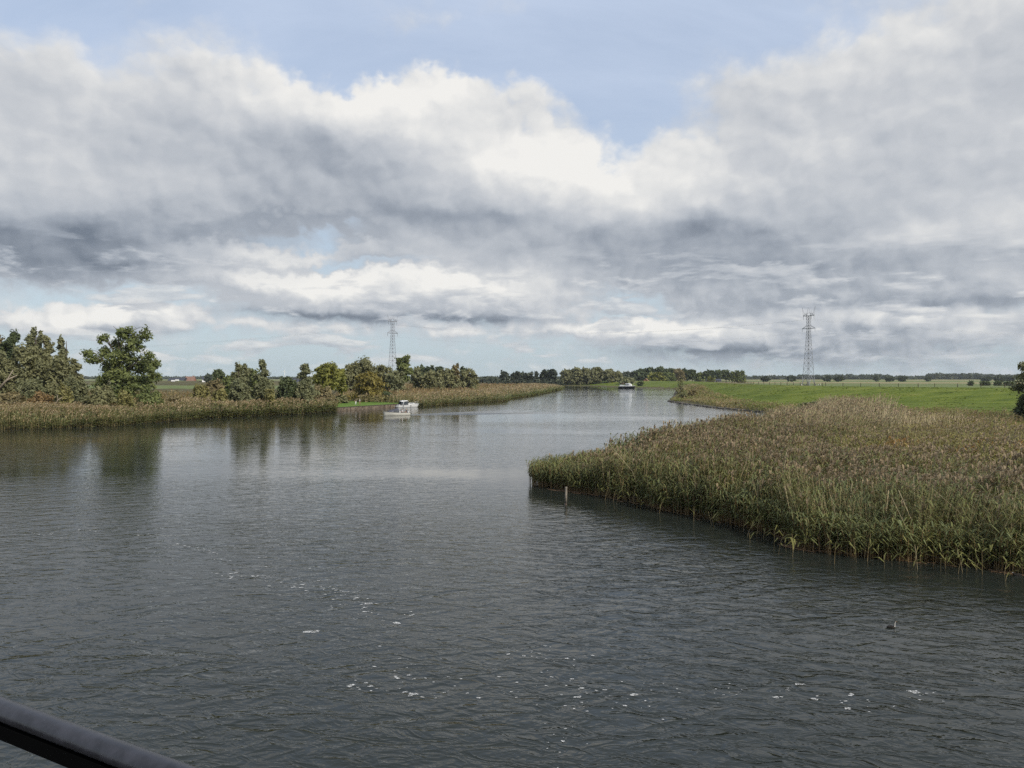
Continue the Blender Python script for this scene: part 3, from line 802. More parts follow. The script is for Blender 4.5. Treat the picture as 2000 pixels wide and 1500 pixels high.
def turf_tufts():
    """the mown dike is not a billiard table: clumps of longer grass"""
    P = np.column_stack([RNG.uniform(45, 200, 60000), RNG.uniform(110, 420, 60000)])
    sd = poly_sd(P, RIVER); dc, zc, rs = crest(P); bed = poly_sd(P, BED_POLY)
    m = (sd > 10) & rs & (bed > 9) & in_view(P, 4) & (vnoise(P * np.array([.5, 1.0]), 3.2) > .52) & (dc > 1.5)
    P = P[m][:15000]; n = len(P); z = height(P)[0] - .03
    t = RNG.random(n); c = lerp3((0.095, 0.125, 0.026), (0.16, 0.18, 0.045), t)
    th = RNG.random(n) * 2 * np.pi; s = np.column_stack([np.cos(th), np.sin(th) * .3, np.zeros(n)]); s = unit(s) * (.16 + .22 * RNG.random((n, 1)))
    b = np.column_stack([P, z]); top = b + np.column_stack([RNG.normal(0, .1, (n, 2)), 0.05 + .09 * RNG.random(n)])
    Q = np.stack([b - s, b + s, top + s * .7, top - s * .7], 1)
    o = link('grass_tufts', quad_mesh('grass_tufts', Q, c), None, M['reed'])
    tag(o, 'clumps of longer green grass on the mown dike slope', 'grass', kind='stuff')
turf_tufts()

# ------------------------------------------------------------------ trees
PAL = {
    'willow': ((0.151, 0.151, 0.074), (0.214, 0.214, 0.109)),
    'grey': ((0.130, 0.142, 0.072), (0.205, 0.208, 0.112)),
    'dark': ((0.060, 0.081, 0.040), (0.109, 0.133, 0.057)),
    'green': ((0.095, 0.123, 0.043), (0.172, 0.193, 0.067)),
    'yellow': ((0.120, 0.130, 0.030), (0.205, 0.205, 0.045)),
    'gold': ((0.150, 0.130, 0.036), (0.225, 0.185, 0.046)),
    'brown': ((0.165, 0.138, 0.070), (0.225, 0.188, 0.098)),
    'dull': ((0.165, 0.160, 0.058), (0.225, 0.205, 0.080)),
    'rust': ((0.200, 0.130, 0.060), (0.240, 0.165, 0.075)),
    'far': ((0.052, 0.066, 0.048), (0.084, 0.098, 0.068)),
    'red': ((0.242, 0.074, 0.046), (0.186, 0.116, 0.046)),
}

def crown_quads(lobes, n, s, pal, elong=1.5, fill=.35):
    """leaf clumps spread over uneven sub-clumps of each lobe; quads and colours"""
    rng = RNG; A = np.array([l[3] * l[5] + l[3] * l[4] for l in lobes]); A = A / A.sum()
    Q, C = [], []
    c0, c1 = (np.array(c) for c in PAL[pal])
    for l, a in zip(lobes, A):
        k = max(30, int(n * a)); c = np.array(l[:3]); r = np.array(l[3:6])
        ns = max(8, int(11 + 14 * a))
        dv = unit(rng.normal(size=(ns, 3))); dv[:, 2] = np.where(dv[:, 2] < -.55, -dv[:, 2], dv[:, 2])
        sc = c + dv * r * (0.45 + 0.50 * rng.random((ns, 1)))
        sr = (0.30 + 0.32 * rng.random((ns, 1))) * r
        st = rng.random(ns)
        j = rng.integers(0, ns, k)
        off = rng.normal(size=(k, 3)); off = unit(off) * rng.random((k, 1)) ** .45
        p = sc[j] + off * sr[j]
        core = rng.random(k) < fill * .5
        p[core] = c + unit(rng.normal(size=(core.sum(), 3))) * r * (rng.random((core.sum(), 1)) ** .5) * .8
        nrm = unit(unit(off + (p - c) / r * .6) * .7 + np.array([0, 0, .35]) + rng.normal(size=(k, 3)) * .55)
        u = unit(np.cross(nrm, unit(rng.normal(size=(k, 3))))); v = np.cross(nrm, u)
        sz = s * (.55 + .8 * rng.random((k, 1))) * np.where(core, 2.0, 1.0)[:, None]
        u = u * sz * elong * .5; v = v * sz * .5
        Q.append(np.stack([p - u, p + v * .9 - u * .1, p + u, p - v * .9 - u * .1], 1))
        t = np.clip(.55 * st[j] + .45 * rng.random(k), 0, 1)[:, None]
        C.append(c0 * (1 - t) + c1 * t)
    return np.concatenate(Q), np.concatenate(C)

def lobes_for(shape, h, r):
    rng = random
    L = []
    if shape == 'round':
        for k in range(11):
            a = k * 2.4 + rng.random(); z = h * (.36 + .52 * (k + .5) / 11); rr = r * .62 * math.sin(math.pi * min(.97, (z / h) * .86 + .1)) ** .6
            L.append((rr * math.cos(a), rr * math.sin(a), z, r * rng.uniform(.36, .5), r * rng.uniform(.36, .5), h * rng.uniform(.11, .16)))
        L.append((0, 0, h * .88, r * .4, r * .4, h * .11)); L.append((0, 0, h * .55, r * .6, r * .6, h * .25))
    elif shape == 'dome':        # broad crown down to the ground
        for k in range(15):
            a = k * 2.4 + rng.random(); f = (k + .5) / 15; z = h * (.10 + .76 * f); rr = r * .72 * math.cos(f * 1.25) ** .7
            L.append((rr * math.cos(a), rr * math.sin(a), z, r * rng.uniform(.30, .44), r * rng.uniform(.30, .44), h * rng.uniform(.13, .2)))
        L.append((0, 0, h * .86, r * .35, r * .35, h * .13)); L.append((0, 0, h * .42, r * .7, r * .7, h * .36))
    elif shape == 'spire':
        for k in range(9):
            f = (k + .5) / 9; a = k * 2.4; rr = r * .42 * (1 - f * .7)
            q = r * (.80 * (1 - f) ** .55 + .22) * rng.uniform(.8, 1.15)
            L.append((rr * math.cos(a), rr * math.sin(a), h * (.12 + .84 * f), q * rng.uniform(.7, .95), q * rng.uniform(.7, .95), h * .085))
    elif shape == 'tall':
        for k in range(10):
            f = (k + .5) / 10; a = k * 2.4; rr = r * .45
            q = r * (.75 - .35 * abs(f - .45))
            L.append((rr * math.cos(a), rr * math.sin(a), h * (.28 + .66 * f), q * rng.uniform(.6, .85), q * rng.uniform(.6, .85), h * .10))
    elif shape == 'bush':
        for k in range(8):
            a = k * 2.4 + rng.random(); f = (k + .5) / 8; rr = r * .6 * (1 - f * .6)
            L.append((rr * math.cos(a), rr * math.sin(a), h * (.18 + .6 * f), r * rng.uniform(.3, .5), r * rng.uniform(.3, .5), h * rng.uniform(.2, .3)))
    return L

def trunk_mesh(name, h, r, lobes, rt, mat, parent, bare=False):
    mb = MB(); rng = random
    top = h * .72; bx, by = rng.uniform(-.06, .06) * h, rng.uniform(-.06, .06) * h
    mb.tube([(0, 0, -.4), (bx * .2, by * .2, top * .3), (bx * .6, by * .6, top * .65), (bx, by, top), (bx * 1.1, by * 1.1, h * .93)], [rt * 1.25, rt, rt * .75, rt * .45, rt * .1], 7)
    for l in lobes[:12]:
        z0 = max(.12 * h, min(.62 * h, l[2] - .35 * math.hypot(l[0], l[1]) - .08 * h))
        f = z0 / top; sx, sy = bx * f, by * f
        m = (sx + (l[0] - sx) * .5, sy + (l[1] - sy) * .5, z0 + (l[2] - z0) * .62)
        mb.tube([(sx, sy, z0), m, (l[0], l[1], l[2] + l[5] * (.7 if bare else .25))], [rt * .42, rt * .27, rt * .06], 5)
        for q in range(5 if bare else 2):
            e = (l[0] + rng.uniform(-1, 1) * l[3], l[1] + rng.uniform(-1, 1) * l[4], l[2] + rng.uniform(-.1, 1.0) * l[5])
            mb.tube([m, ((m[0] + e[0]) / 2, (m[1] + e[1]) / 2, (m[2] + e[2]) / 2 + .05 * h), e], [rt * .2, rt * .13, rt * .04], 4)
    return mb.build(name, mat, parent, True)

CACHE = {}
N_LEAF = [0]
def tree(name, label, px, top, wpx, Y, shape, pal, cat='tree', group=None, leaves=None, key=None, lobes=None, bare=0.0, depth=None, base=None, leaf=None, elong=1.9):
    """a tree whose crown spans WPX pixels about PX and reaches up to row TOP when it stands Y metres away"""
    X = (px - 1000) / F * Y
    zb = gz(X, Y) if base is None else base
    h = pixd(px, top, Y).z - zb; r = wpx / 2 / F * Y
    root = empty(name, (X, Y, zb), random.uniform(0, 6.28) if lobes is None else 0)
    tag(root, label, cat, group)
    if key is not None and key in CACHE:
        h0, r0, parts = CACHE[key]
        for nm, me, kd in parts:
            o = link(nm, me, root)
            if kd: o['kind'] = kd
        root.scale = (r / r0, r / r0, h / h0)
        return root
    L = lobes_for(shape, h, r) if lobes is None else lobes(h, r)
    rt = max(.05, min(.5, .022 * h + .012 * r))
    tr = trunk_mesh('trunk', h, r, L, rt, M['pale_bark' if bare > .5 else 'bark'], root, bare > .5)
    s = leaf or max(.12, Y * .0020)
    n = leaves or int(np.clip(1.55 * (2.6 * r * h) / (.34 * s * s), 450, 12000))
    n = int(n * (1 - bare)) + 40
    q, c = crown_quads(L, n, s, pal, elong); N_LEAF[0] += len(q)
    me = quad_mesh('crown', q, c); me.materials.append(M['leaf'])
    cr = link('crown', me, root); cr['kind'] = 'stuff'
    if key is not None:
        CACHE[key] = (h, r, [('trunk', tr.data, None), ('crown', me, 'stuff')])
    return root

ORD = ['first', 'second', 'third', 'fourth', 'fifth', 'sixth', 'seventh', 'eighth', 'ninth', 'tenth', 'eleventh', 'twelfth']
# ---- left bank: willows, poplars and scrub
tree('bare_tree', 'half-bare grey tree cut by the left edge of the picture', -12, 630, 40, 178, 'tall', 'brown', bare=.75)
tree('willow_tree', 'dark-topped willow close to the left edge of the picture', 20, 645, 50, 172, 'tall', 'dark')
tree('poplar_tree', 'tallest pointed poplar in the left clump', 62, 637, 39, 186, 'spire', 'grey')
tree('poplar_tree', 'pointed poplar just right of the tallest poplar in the left clump', 77, 644, 33, 189, 'spire', 'grey')
tree('poplar_tree', 'shorter pointed poplar, third from the left in the clump', 94, 655, 36, 187, 'spire', 'willow')
tree('poplar_tree', 'pointed poplar standing alone at the right end of the left clump', 121, 656, 33, 184, 'spire', 'grey')
tree('poplar_tree', 'small pointed poplar low at the right end of the left clump', 147, 700, 46, 178, 'spire', 'willow')
tree('willow_tree', 'broad olive willow at the left edge in front of the dark-topped one', -10, 682, 96, 166, 'dome', 'willow')
tree('willow_tree', 'broad olive willow below the tallest poplar', 62, 674, 96, 170, 'dome', 'willow')
tree('willow_tree', 'olive willow below the lone poplar, next to the gap in the trees', 117, 690, 74, 167, 'dome', 'willow')
tree('willow_shrub', 'grey-green willow shrub under the broad willows on the left', 62, 738, 76, 152, 'bush', 'grey', 'shrub')
tree('willow_shrub', 'grey-green willow shrub left of the big dark tree', 146, 733, 64, 156, 'bush', 'grey', 'shrub')
tree('willow_shrub', 'olive willow shrub in the gap left of the big dark tree', 108, 742, 50, 150, 'bush', 'willow', 'shrub')
tree('autumn_shrub', 'rust-brown low shrub at the left edge above the reeds', 22, 764, 80, 146, 'bush', 'brown', 'shrub')
tree('autumn_shrub', 'rust-brown low shrub right of its twin at the left edge', 82, 766, 70, 147, 'bush', 'rust', 'shrub')
tree('young_birch', 'thin yellowish sapling in front of the left willows', 127, 750, 38, 145, 'bush', 'dull', 'tree', bare=.4)
tree('scrub_bush', 'dull green bush at the left foot of the big dark tree', 197, 752, 76, 150, 'bush', 'willow', 'shrub')
tree('scrub_bush', 'dull green bush at the right foot of the big dark tree', 292, 757, 66, 153, 'bush', 'green', 'shrub')
tree('yellow_shrub', 'small yellow-green shrub in the reeds under the big dark tree', 246, 762, 44, 146, 'bush', 'dull', 'shrub')

def big_lobes(h, r):
    s = 160 / F
    P = [(250, 652, 20, 14), (286, 656, 13, 13), (268, 676, 20, 16), (208, 664, 11, 12), (222, 676, 13, 13), (176, 692, 11, 9), (192, 704, 14, 10), (205, 690, 13, 12),
         (236, 706, 28, 22), (265, 712, 24, 22), (302, 696, 10, 9), (290, 712, 13, 10), (305, 722, 10, 9), (290, 738, 16, 12), (215, 728, 22, 17), (245, 742, 30, 20), (275, 752, 24, 16), (205, 752, 16, 14), (240, 768, 30, 14)]
    out = []
    for k, (x, y, w, hh) in enumerate(P):
        out.append(((x - 240) * s, random.uniform(-1, 1) * 2.6, (h - (y - 638) * s), w * s * 1.12, w * s * 1.12, hh * s * 1.15))
    return out
tree('willow_tree', 'big dark ragged willow standing alone on the left bank', 240, 638, 140, 160, 'round', 'green', lobes=big_lobes, leaves=11500, leaf=.29)
lt = MB(); a = pixd(-14, 772, 150); b = pixd(14, 742, 150); c = pixd(33, 733, 150)
lt.tube([a, b, c], [.28, .2, .07], 7); lt.tube([b, pixd(26, 722, 151)], [.16, .05], 6)
tag(lt.build('leaning_trunk', M['pale_bark'], None, True), 'bare pale trunk leaning to the right at the left edge', 'dead tree')
lt = MB(); a = pixd(106, 796, 143); b = pixd(113, 781, 143); c = pixd(123, 775, 143)
lt.tube([a, b, c], [.13, .11, .04], 6); lt.tube([b, pixd(111, 770, 143)], [.08, .03], 5)
tag(lt.build('leaning_trunk', M['pale_bark'], None, True), 'short bare pale sapling stem leaning above the left reeds', 'dead tree')

# ---- middle of the left bank
tree('dead_shrub', 'leafless dark shrub right of the big dark tree', 340, 768, 40, 168, 'bush', 'brown', 'shrub', bare=.7)
tree('autumn_shrub', 'orange-green shrub in front of the far barn', 393, 748, 44, 190, 'bush', 'dull', 'shrub')
tree('autumn_shrub', 'brownish spreading bush between far barn and first birches', 418, 741, 52, 215, 'bush', 'brown', 'shrub')
tree('yellow_shrub', 'bright yellow-green shrub left of the first birches', 428, 757, 42, 172, 'bush', 'dull', 'shrub')
tree('broadleaf_tree', 'dark round tree behind the yellow-green shrub', 428, 721, 26, 330, 'round', 'dark')
tree('broadleaf_tree', 'low dark tree beside the far white farmhouse', 408, 731, 18, 640, 'round', 'far')
tree('broadleaf_tree', 'dull green tree between the dark round tree and the birches', 449, 733, 40, 240, 'dome', 'green')
tree('birch_tree', 'pointed grey-green birch, leftmost of the birch group', 465, 707, 39, 180, 'spire', 'grey')
tree('birch_tree', 'second grey-green birch from the left, slightly shorter', 480, 710, 36, 184, 'spire', 'grey')
tree('birch_tree', 'tall pointed birch at the right end of the birch group', 514, 701, 44, 182, 'spire', 'grey')
tree('broadleaf_tree', 'rounded olive tree in the middle of the birch group', 492, 718, 42, 190, 'dome', 'green')
tree('willow_shrub', 'grey-green bush at the foot of the birch group, left', 470, 742, 56, 174, 'bush', 'grey', 'shrub')
tree('willow_shrub', 'grey-green bush at the foot of the birch group, right', 518, 738, 54, 176, 'bush', 'grey', 'shrub')
tree('yellow_shrub', 'small yellow shrub right of the birch group at the reeds', 527, 758, 28, 172, 'bush', 'dull', 'shrub')
tree('hawthorn', 'dark brown-green round thicket between birches and the lone birch', 561, 734, 46, 184, 'dome', 'dark', 'shrub')
tree('birch_tree', 'single pointed grey birch left of the yellow-green oak', 595, 710, 46, 188, 'spire', 'grey')
tree('willow_shrub', 'wide grey bush under the single birch', 598, 744, 46, 183, 'bush', 'grey', 'shrub')
tree('oak_tree', 'round yellow-green oak above the quay', 645, 708, 74, 212, 'round', 'yellow')
tree('autumn_shrub', 'yellow-brown thicket under the yellow-green oak', 628, 752, 56, 200, 'bush', 'brown', 'shrub')
tree('oak_tree', 'golden-brown round tree behind the two walkers', 722, 725, 76, 232, 'dome', 'gold')
tree('scrub_bush', 'dark green bush under the golden tree', 757, 764, 44, 232, 'bush', 'dark', 'shrub')
tree('scrub_bush', 'olive bush at the back of the quay lawn, left of the walkers', 666, 771, 36, 214, 'bush', 'willow', 'shrub')
tree('scrub_bush', 'olive bush at the back of the quay lawn, behind the walkers', 712, 772, 40, 226, 'bush', 'brown', 'shrub')
tree('red_shrub', 'dark red shrub behind the bow of the moored cruiser', 811, 777, 20, 224, 'bush', 'red', 'shrub')
tree('willow_tree', 'grey-olive willow behind the golden tree, tallest of its clump', 713, 698, 56, 300, 'dome', 'willow')
tree('willow_tree', 'grey-olive willow between the oak and the golden tree', 684, 710, 52, 298, 'dome', 'willow')
tree('willow_tree', 'grey-olive willow left of the near pylon foot', 746, 712, 54, 310, 'dome', 'willow')
tree('poplar_tree', 'tall green poplar beside the left pylon', 788, 694, 36, 340, 'tall', 'green')
tree('willow_tree', 'grey willow in front of the tall green poplar', 772, 722, 50, 300, 'dome', 'grey')
tree('willow_tree', 'slender grey willow right of the tall green poplar', 812, 716, 24, 345, 'tall', 'grey')
for k, (x, tp, w) in enumerate(((825, 713, 13), (834, 716, 10), (843, 714, 12), (857, 716, 19))):
    tree('far_tree', ['leftmost', 'second', 'third', 'widest and rightmost'][k] + ' dark upright tree in the row behind the marsh willows', x, tp, w, 520, 'tall', 'dark', group='dark trees behind the marsh willows', key=('dk', k % 2))
tree('willow_tree', 'low broad willow at the left of the marsh willows', 842, 724, 66, 345, 'dome', 'willow')
tree('willow_tree', 'broad willow in the middle of the marsh willows', 876, 719, 50, 350, 'dome', 'willow')
tree('poplar_tree', 'brown-grey pointed poplar among the marsh willows', 889, 711, 20, 352, 'tall', 'brown')
tree('willow_tree', 'rounded willow at the right end of the marsh willows', 914, 720, 46, 360, 'dome', 'willow')
tree('far_tree', 'dark narrow tree behind the last marsh willow', 905, 716, 15, 470, 'tall', 'dark')
# ---- far row before the bend
tree('far_tree', 'long low dark thicket between marsh willows and far row', 952, 735, 56, 660, 'dome', 'far')
for k, (x, tp, w, sh) in enumerate(((985, 725, 20, 'round'), (1002, 729, 10, 'tall'), (1010, 725, 12, 'tall'), (1020, 727, 9, 'tall'), (1028, 728, 9, 'tall'), (1036, 727, 11, 'tall'), (1048, 725, 11, 'spire'), (1063, 721, 18, 'round'), (1078, 721, 20, 'tall'))):
    tree('far_tree', ['round dark tree at the left end of the far row', '', '', '', '', '', 'pointed tree in the far row', 'round tree with bare stem near the right end of the far row', 'wide upright tree at the right end of the far row'][k] or ORD[k - 1] + ' narrow upright tree from the left in the far row', x, tp, w, 690, sh, 'far', group='narrow trees of the far row' if 1 <= k <= 5 else None, key=('fr', sh, k % 2))
for k, x in enumerate(range(965, 1095, 14)):
    tree('hedge_bush', ORD[k] + ' low grey hedge bush from the left below the far row', x, 741 + (k % 3), 20, 670, 'bush', 'far', 'shrub', group='hedge below the far row', key=('hb', k % 2))
# ---- far bank at the bend
for k, (x, tp, w) in enumerate(((1108, 722, 34), (1126, 718, 36), (1146, 719, 36), (1166, 717, 36), (1187, 722, 32), (1203, 727, 30))):
    tree('willow_tree', ['leftmost olive willow on the far bank of the bend', 'second olive willow on the far bank of the bend', 'third olive willow on the far bank of the bend', 'tallest olive willow on the far bank of the bend', 'fifth olive willow on the far bank, left of the white boat', 'lower olive willow just left of the white boat'][k], x, tp, w, 735, 'dome', 'willow', leaves=2200)
tree('willow_shrub', 'rounded grey-green bush directly behind the far white boat', 1224, 737, 42, 700, 'bush', 'grey', 'shrub')
tree('willow_shrub', 'small dark bush right of the far white boat', 1251, 746, 12, 640, 'bush', 'dark', 'shrub')
for k, (x, tp, w, p_) in enumerate(((1226, 727, 40, 'far'), (1247, 722, 34, 'dark'), (1268, 718, 40, 'dark'), (1291, 717, 40, 'dark'), (1311, 720, 34, 'dark'), (1284, 727, 40, 'yellow'), (1304, 728, 36, 'green'), (1325, 720, 24, 'brown'))):
    tree('woodland_tree', ['pale green tree left in the dark wood behind the far boat', 'dark tree left in the wood behind the farmhouse', 'dark tree right above the brown farmhouse', 'highest dark tree of the wood behind the dike', 'dark tree at the right of the wood behind the dike', 'yellow-green oak before the dark wood', 'olive oak before the dark wood', 'brownish tree at the right end of the dark wood'][k], x, tp, w, 860 if k < 5 else 815, 'dome', p_, leaves=2000)
for k, (x, tp, w, p_, sh) in enumerate(((1339, 722, 16, 'dark', 'tall'), (1352, 722, 16, 'dark', 'tall'), (1366, 728, 24, 'green', 'dome'), (1380, 724, 14, 'dark', 'tall'), (1391, 725, 10, 'dark', 'tall'), (1403, 723, 20, 'dark', 'round'), (1418, 723, 20, 'dark', 'round'), (1430, 727, 14, 'green', 'tall'), (1440, 725, 14, 'green', 'spire'), (1449, 724, 12, 'green', 'spire'))):
    tree('woodland_tree', ['dark upright tree next to the brownish end of the wood', 'dark upright tree touching the low olive tree on the dike', 'low olive tree between dark uprights on the dike', 'wider dark upright tree left of the grey shed', 'narrow dark upright tree left of the grey shed', 'dark round tree behind the grey shed, left one', 'dark round tree behind the grey shed, right one', 'lower green tree between round trees and pointed ones', 'pointed green tree second from the end of the wood', 'pointed green tree last in the wood before open fields'][k], x, tp, w, 850, sh, p_, group='trees of the wood behind the dike', leaves=900)
tree('willow_shrub', 'light green round bush beside the grey shed', 1388, 736, 16, 800, 'bush', 'yellow', 'shrub')
# ---- right bank
tree('bare_shrub', 'half-bare brown shrub at the tip of the right bank', 1329, 738, 20, 300, 'dome', 'willow', 'shrub', bare=.45, leaf=.25, leaves=500)
tree('scrub_bush', 'olive bush low on the tip of the right bank', 1336, 768, 26, 275, 'bush', 'willow', 'shrub')
tree('scrub_bush', 'yellowish dry bush beside the half-bare shrub', 1352, 762, 20, 284, 'bush', 'brown', 'shrub')
tree('scrub_bush', 'grey-green low bush left of the straw-coloured reeds', 1583, 784, 66, 172, 'bush', 'grey', 'shrub')
tree('scrub_bush', 'smaller grey-green bush at the left of the low bush by the inlet', 1562, 792, 36, 170, 'bush', 'green', 'shrub')
tree('alder_tree', 'green tree cut by the right edge of the picture', 2040, 686, 118, 132, 'tall', 'grey')
tree('scrub_bush', 'dense dark bush at the right edge below the tree', 2024, 756, 82, 128, 'dome', 'dark', 'shrub')
for k, (x, tp, w) in enumerate(((1495, 736, 15), (1545, 735, 17), (1616, 735, 15), (1638, 736, 16), (1712, 735, 12), (1737, 736, 17), (1760, 737, 16), (1812, 737, 12), (1924, 737, 17), (1950, 735, 16), (1972, 736, 20))):
    tree('field_tree', ORD[k] + ' small round tree from the left in the fields beyond the dike', x, tp, w, 980 + 14 * (k % 4), 'round', 'far', group='round trees in the fields beyond the dike', key=('ft', k % 3))
for k, (x, tp, w) in enumerate(((1896, 746, 6), (1920, 746.5, 5), (1927, 747, 8), (1949, 746, 8), (1966, 747, 6), (1974, 747, 6))):
    tree('field_bush', ORD[k] + ' small dark bush from the left in the pale field beyond the fence', x, tp, w, 560, 'bush', 'dark', 'shrub', group='dark bushes beyond the dike fence', key=('fb', k % 2))

def far_wood(name, label, spans, Y, pal='far'):
    Q, C = [], []
    for (x0, x1, top, var) in spans:
        n = max(3, int((x1 - x0) / 5))
        for k in range(n):
            px = x0 + (x1 - x0) * (k + .5) / n; yy = Y + random.uniform(-60, 60); X = (px - 1000) / F * yy
            z = pixd(px, top + random.uniform(-var, var), yy).z
            q, c = crown_quads([(X + random.uniform(-6, 6), yy, 2 + (z - 2) * f, 9, 9, (z - 2) * .32) for f in (.3, .66)], 260, 3.8, pal)
            Q.append(q); C.append(c)
    o = link(name, quad_mesh(name, np.concatenate(Q), np.concatenate(C)), None, M['leaf'])
    tag(o, label, 'wood', kind='stuff')
far_wood('far_wood', 'far dark line of woods along the right horizon', [(1440, 1560, 735.5, 1), (1560, 1620, 733.5, 1.5), (1620, 1740, 732.5, 1.5), (1740, 1810, 735.5, 1), (1810, 1840, 730, 1), (1840, 1935, 731, 1.5), (1935, 2150, 732.5, 1.5)], 1900)
far_wood('far_wood', 'far low line of woods along the left horizon', [(-200, 480, 737.5, 1.2), (480, 960, 738, 1), (960, 1440, 736.5, 1)], 2100)

# ------------------------------------------------------------------ pylons and power lines
PY_ARMS = ((45.0, 6.2), (55.0, 5.3))
def pylon(label, px, Y, rz, H=60.0):
    X = (px - 1000) / F * Y; zb = gz(X, Y)
    root = empty('electricity_pylon', (X, Y, zb), rz); tag(root, label, 'pylon', 'lattice pylons of the river crossing')
    def half(z):   # half width of the shaft
        return 3.5 + (1.15 - 3.5) * min(1, z / 42.0) ** .82
    cor = lambda z, sx, sy: Vector((sx * half(z), sy * half(z), z))
    zs = [0, 8, 13, 17.5, 21.5, 25.2, 28.6, 31.8, 34.8, 37.5, 40.0, 42.5, 45.0, 47.5, 50.0, 52.5, 55.0]
    for sx, sy in ((1, 1), (1, -1), (-1, -1), (-1, 1)):
        MB().tube([cor(z, sx, sy) for z in zs], [.18 if z < 20 else .14 for z in zs], 4).build('leg', M['steel'], root)
        MB().box((sx * half(0), sy * half(0), .1), (1.1, 1.1, .9)).build('footing', M['wall_grey'], root)
    cs = [(1, 1), (1, -1), (-1, -1), (-1, 1)]
    for k in range(4):
        a, b = cs[k], cs[(k + 1) % 4]; mb = MB()
        mb.tube([cor(0, *a), (cor(8, *a) + cor(8, *b)) / 2], .15, 4); mb.tube([cor(0, *b), (cor(8, *a) + cor(8, *b)) / 2], .15, 4)
        mb.tube([cor(8, *a), cor(8, *b)], .16, 4); mb.tube([cor(4.2, *a), (cor(4.2, *a) * .5 + ((cor(8, *a) + cor(8, *b)) / 2) * .5)], .09, 4)
        for z0, z1 in zip(zs[1:-1], zs[2:]):
            mb.tube([cor(z0, *a), cor(z1, *b)], .075, 4); mb.tube([cor(z0, *b), cor(z1, *a)], .075, 4)
            mb.tube([cor(z1, *a), cor(z1, *b)], .08, 4)
        mb.build('lattice_bracing', M['steel'], root)
    for z, L in PY_ARMS:
        mb = MB(); w = half(z)
        for sy in (-1, 1):
            mb.tube([(-L, 0, z), (-w, sy * w, z), (w, sy * w, z), (L, 0, z)], .19, 4)
        for s in (-1, 1):
            for f in (.35, .68):
                x = s * (w + (L - w) * f); y = w * (1 - f); mb.tube([(x, -y, z), (x, y, z)], .1, 4)
            for sy in (-1, 1): mb.tube([(s * L, 0, z), (s * w, sy * w, z + 2.4)], .13, 4)
        mb.build('crossarm', M['steel'], root)
        for x in ((-L + .2, L - .2) if z < 50 else (-L + .3, -2.4, 2.4, L - .3)):
            m2 = MB()
            for q in range(7): m2.tube([(x, 0, z - .35 - q * .32), (x, 0, z - .5 - q * .32)], [.20, .12], 6)
            m2.tube([(x, 0, z), (x, 0, z - 2.8)], .05, 4)
            m2.build('insulator', M['insul'], root)
    for s in (-1, 1):   # raised horns at the head
        mb = MB()
        mb.tube([(s * 1.7, 0, 55), (s * 4.3, 0, 57.2), (s * 6.2, 0, H + .8)], [.16, .13, .08], 4); mb.tube([(s * 5.2, 0, 55), (s * 4.3, 0, 57.2)], .09, 4); mb.tube([(s * 5.2, 0, 55), (s * 6.2, 0, H + .8)], .08, 4)
        mb.tube([(s * 1.7, 0, 55), (s * .4, 0, H + .4)], [.17, .08], 4); mb.tube([(s * 1.7, 0, 55), (s * 2.6, 0, 59.0)], [.15, .06], 4)
        mb.build('horn', M['steel'], root)
    return root
PA = pylon('tall grey lattice pylon on the left, its foot hidden by willows', 767, 650, R(54))
PB = pylon('tall grey lattice pylon in the field beyond the green dike', 1579, 600, R(-60), 61.5)

def wire(p, q, sag, label):
    p, q = Vector(p), Vector(q); pts = []
    for k in range(33):
        t = k / 32; v = p.lerp(q, t); v.z -= sag * 4 * t * (1 - t); pts.append(v)
    o = MB().tube(pts, .012, 4).build('power_line', M['wire'])
    tag(o, label, 'wire', 'overhead power lines')
def arm_pt(py, x, z):
    a = py.rotation_euler.z; return (py.location.x + x * math.cos(a), py.location.y + x * math.sin(a), py.location.z + z)
for z, x, nm in ((42.2, -6.0, 'lower near'), (42.2, 6.0, 'lower far'), (52.2, -5.0, 'upper outer near'), (52.2, 5.0, 'upper outer far'), (52.2, -2.4, 'upper inner near'), (52.2, 2.4, 'upper inner far')):
    wire(arm_pt(PA, x, z), arm_pt(PB, x, z), 9.0, nm + ' power line hanging across the river between the two pylons')
    e = arm_pt(PA, x, z); wire(e, (e[0] - 560, e[1] + 130, 27 + (z - 42) * .8), 9.0, nm + ' power line running from the left pylon out to the left')
    e = arm_pt(PB, x, z); wire(e, (e[0] + 700, e[1] + 60, 27 + (z - 42) * .8), 9.0, nm + ' power line running from the right pylon out to the right')

# ------------------------------------------------------------------ quay with its lawn
qa, qb = Vector((*QUAY_A, 0)), Vector((*QUAY_B, 0))
qd = (qb - qa).normalized(); qn = Vector((-qd.y, qd.x, 0)); ql = (qb - qa).length; qr = math.atan2(qd.y, qd.x)
QZ = 0.86
quay = empty('quay_wall', (qa + qb) / 2, qr); tag(quay, 'low wooden quay wall along the small lawn on the left bank', 'quay')
for k in range(3):
    for s in range(8):
        L = ql / 8; MB().box((-ql / 2 + L * (s + .5), 0.04 * ((s + k) % 2) * .3, -.02 + .33 * k), (L - .03, .10, .32)).build('plank', M['board'], quay)
for s in range(8): MB().box((-ql / 2 + ql / 8 * (s + .5), .06, QZ + .06 - .05), (ql / 8 - .02, .34, .12)).build('cap_board', M['board_cap'], quay)
for s in range(11): MB().box((-ql / 2 + ql / 10 * s, -.10, .10), (.14, .10, 1.3)).build('pile', M['board'], quay)
P0, P1 = qa - qd * 1.0 + qn * .2, qb + qd * 7 + qn * .2
g_ = []
NX, NY = 40, 10
for j in range(NY + 1):
    for i in range(NX + 1):
        p = P0.lerp(P1, i / NX) + qn * (26 * j / NY); g_.append((p.x, p.y, QZ + .02 + .30 * (j / NY) + .03 * random.random()))
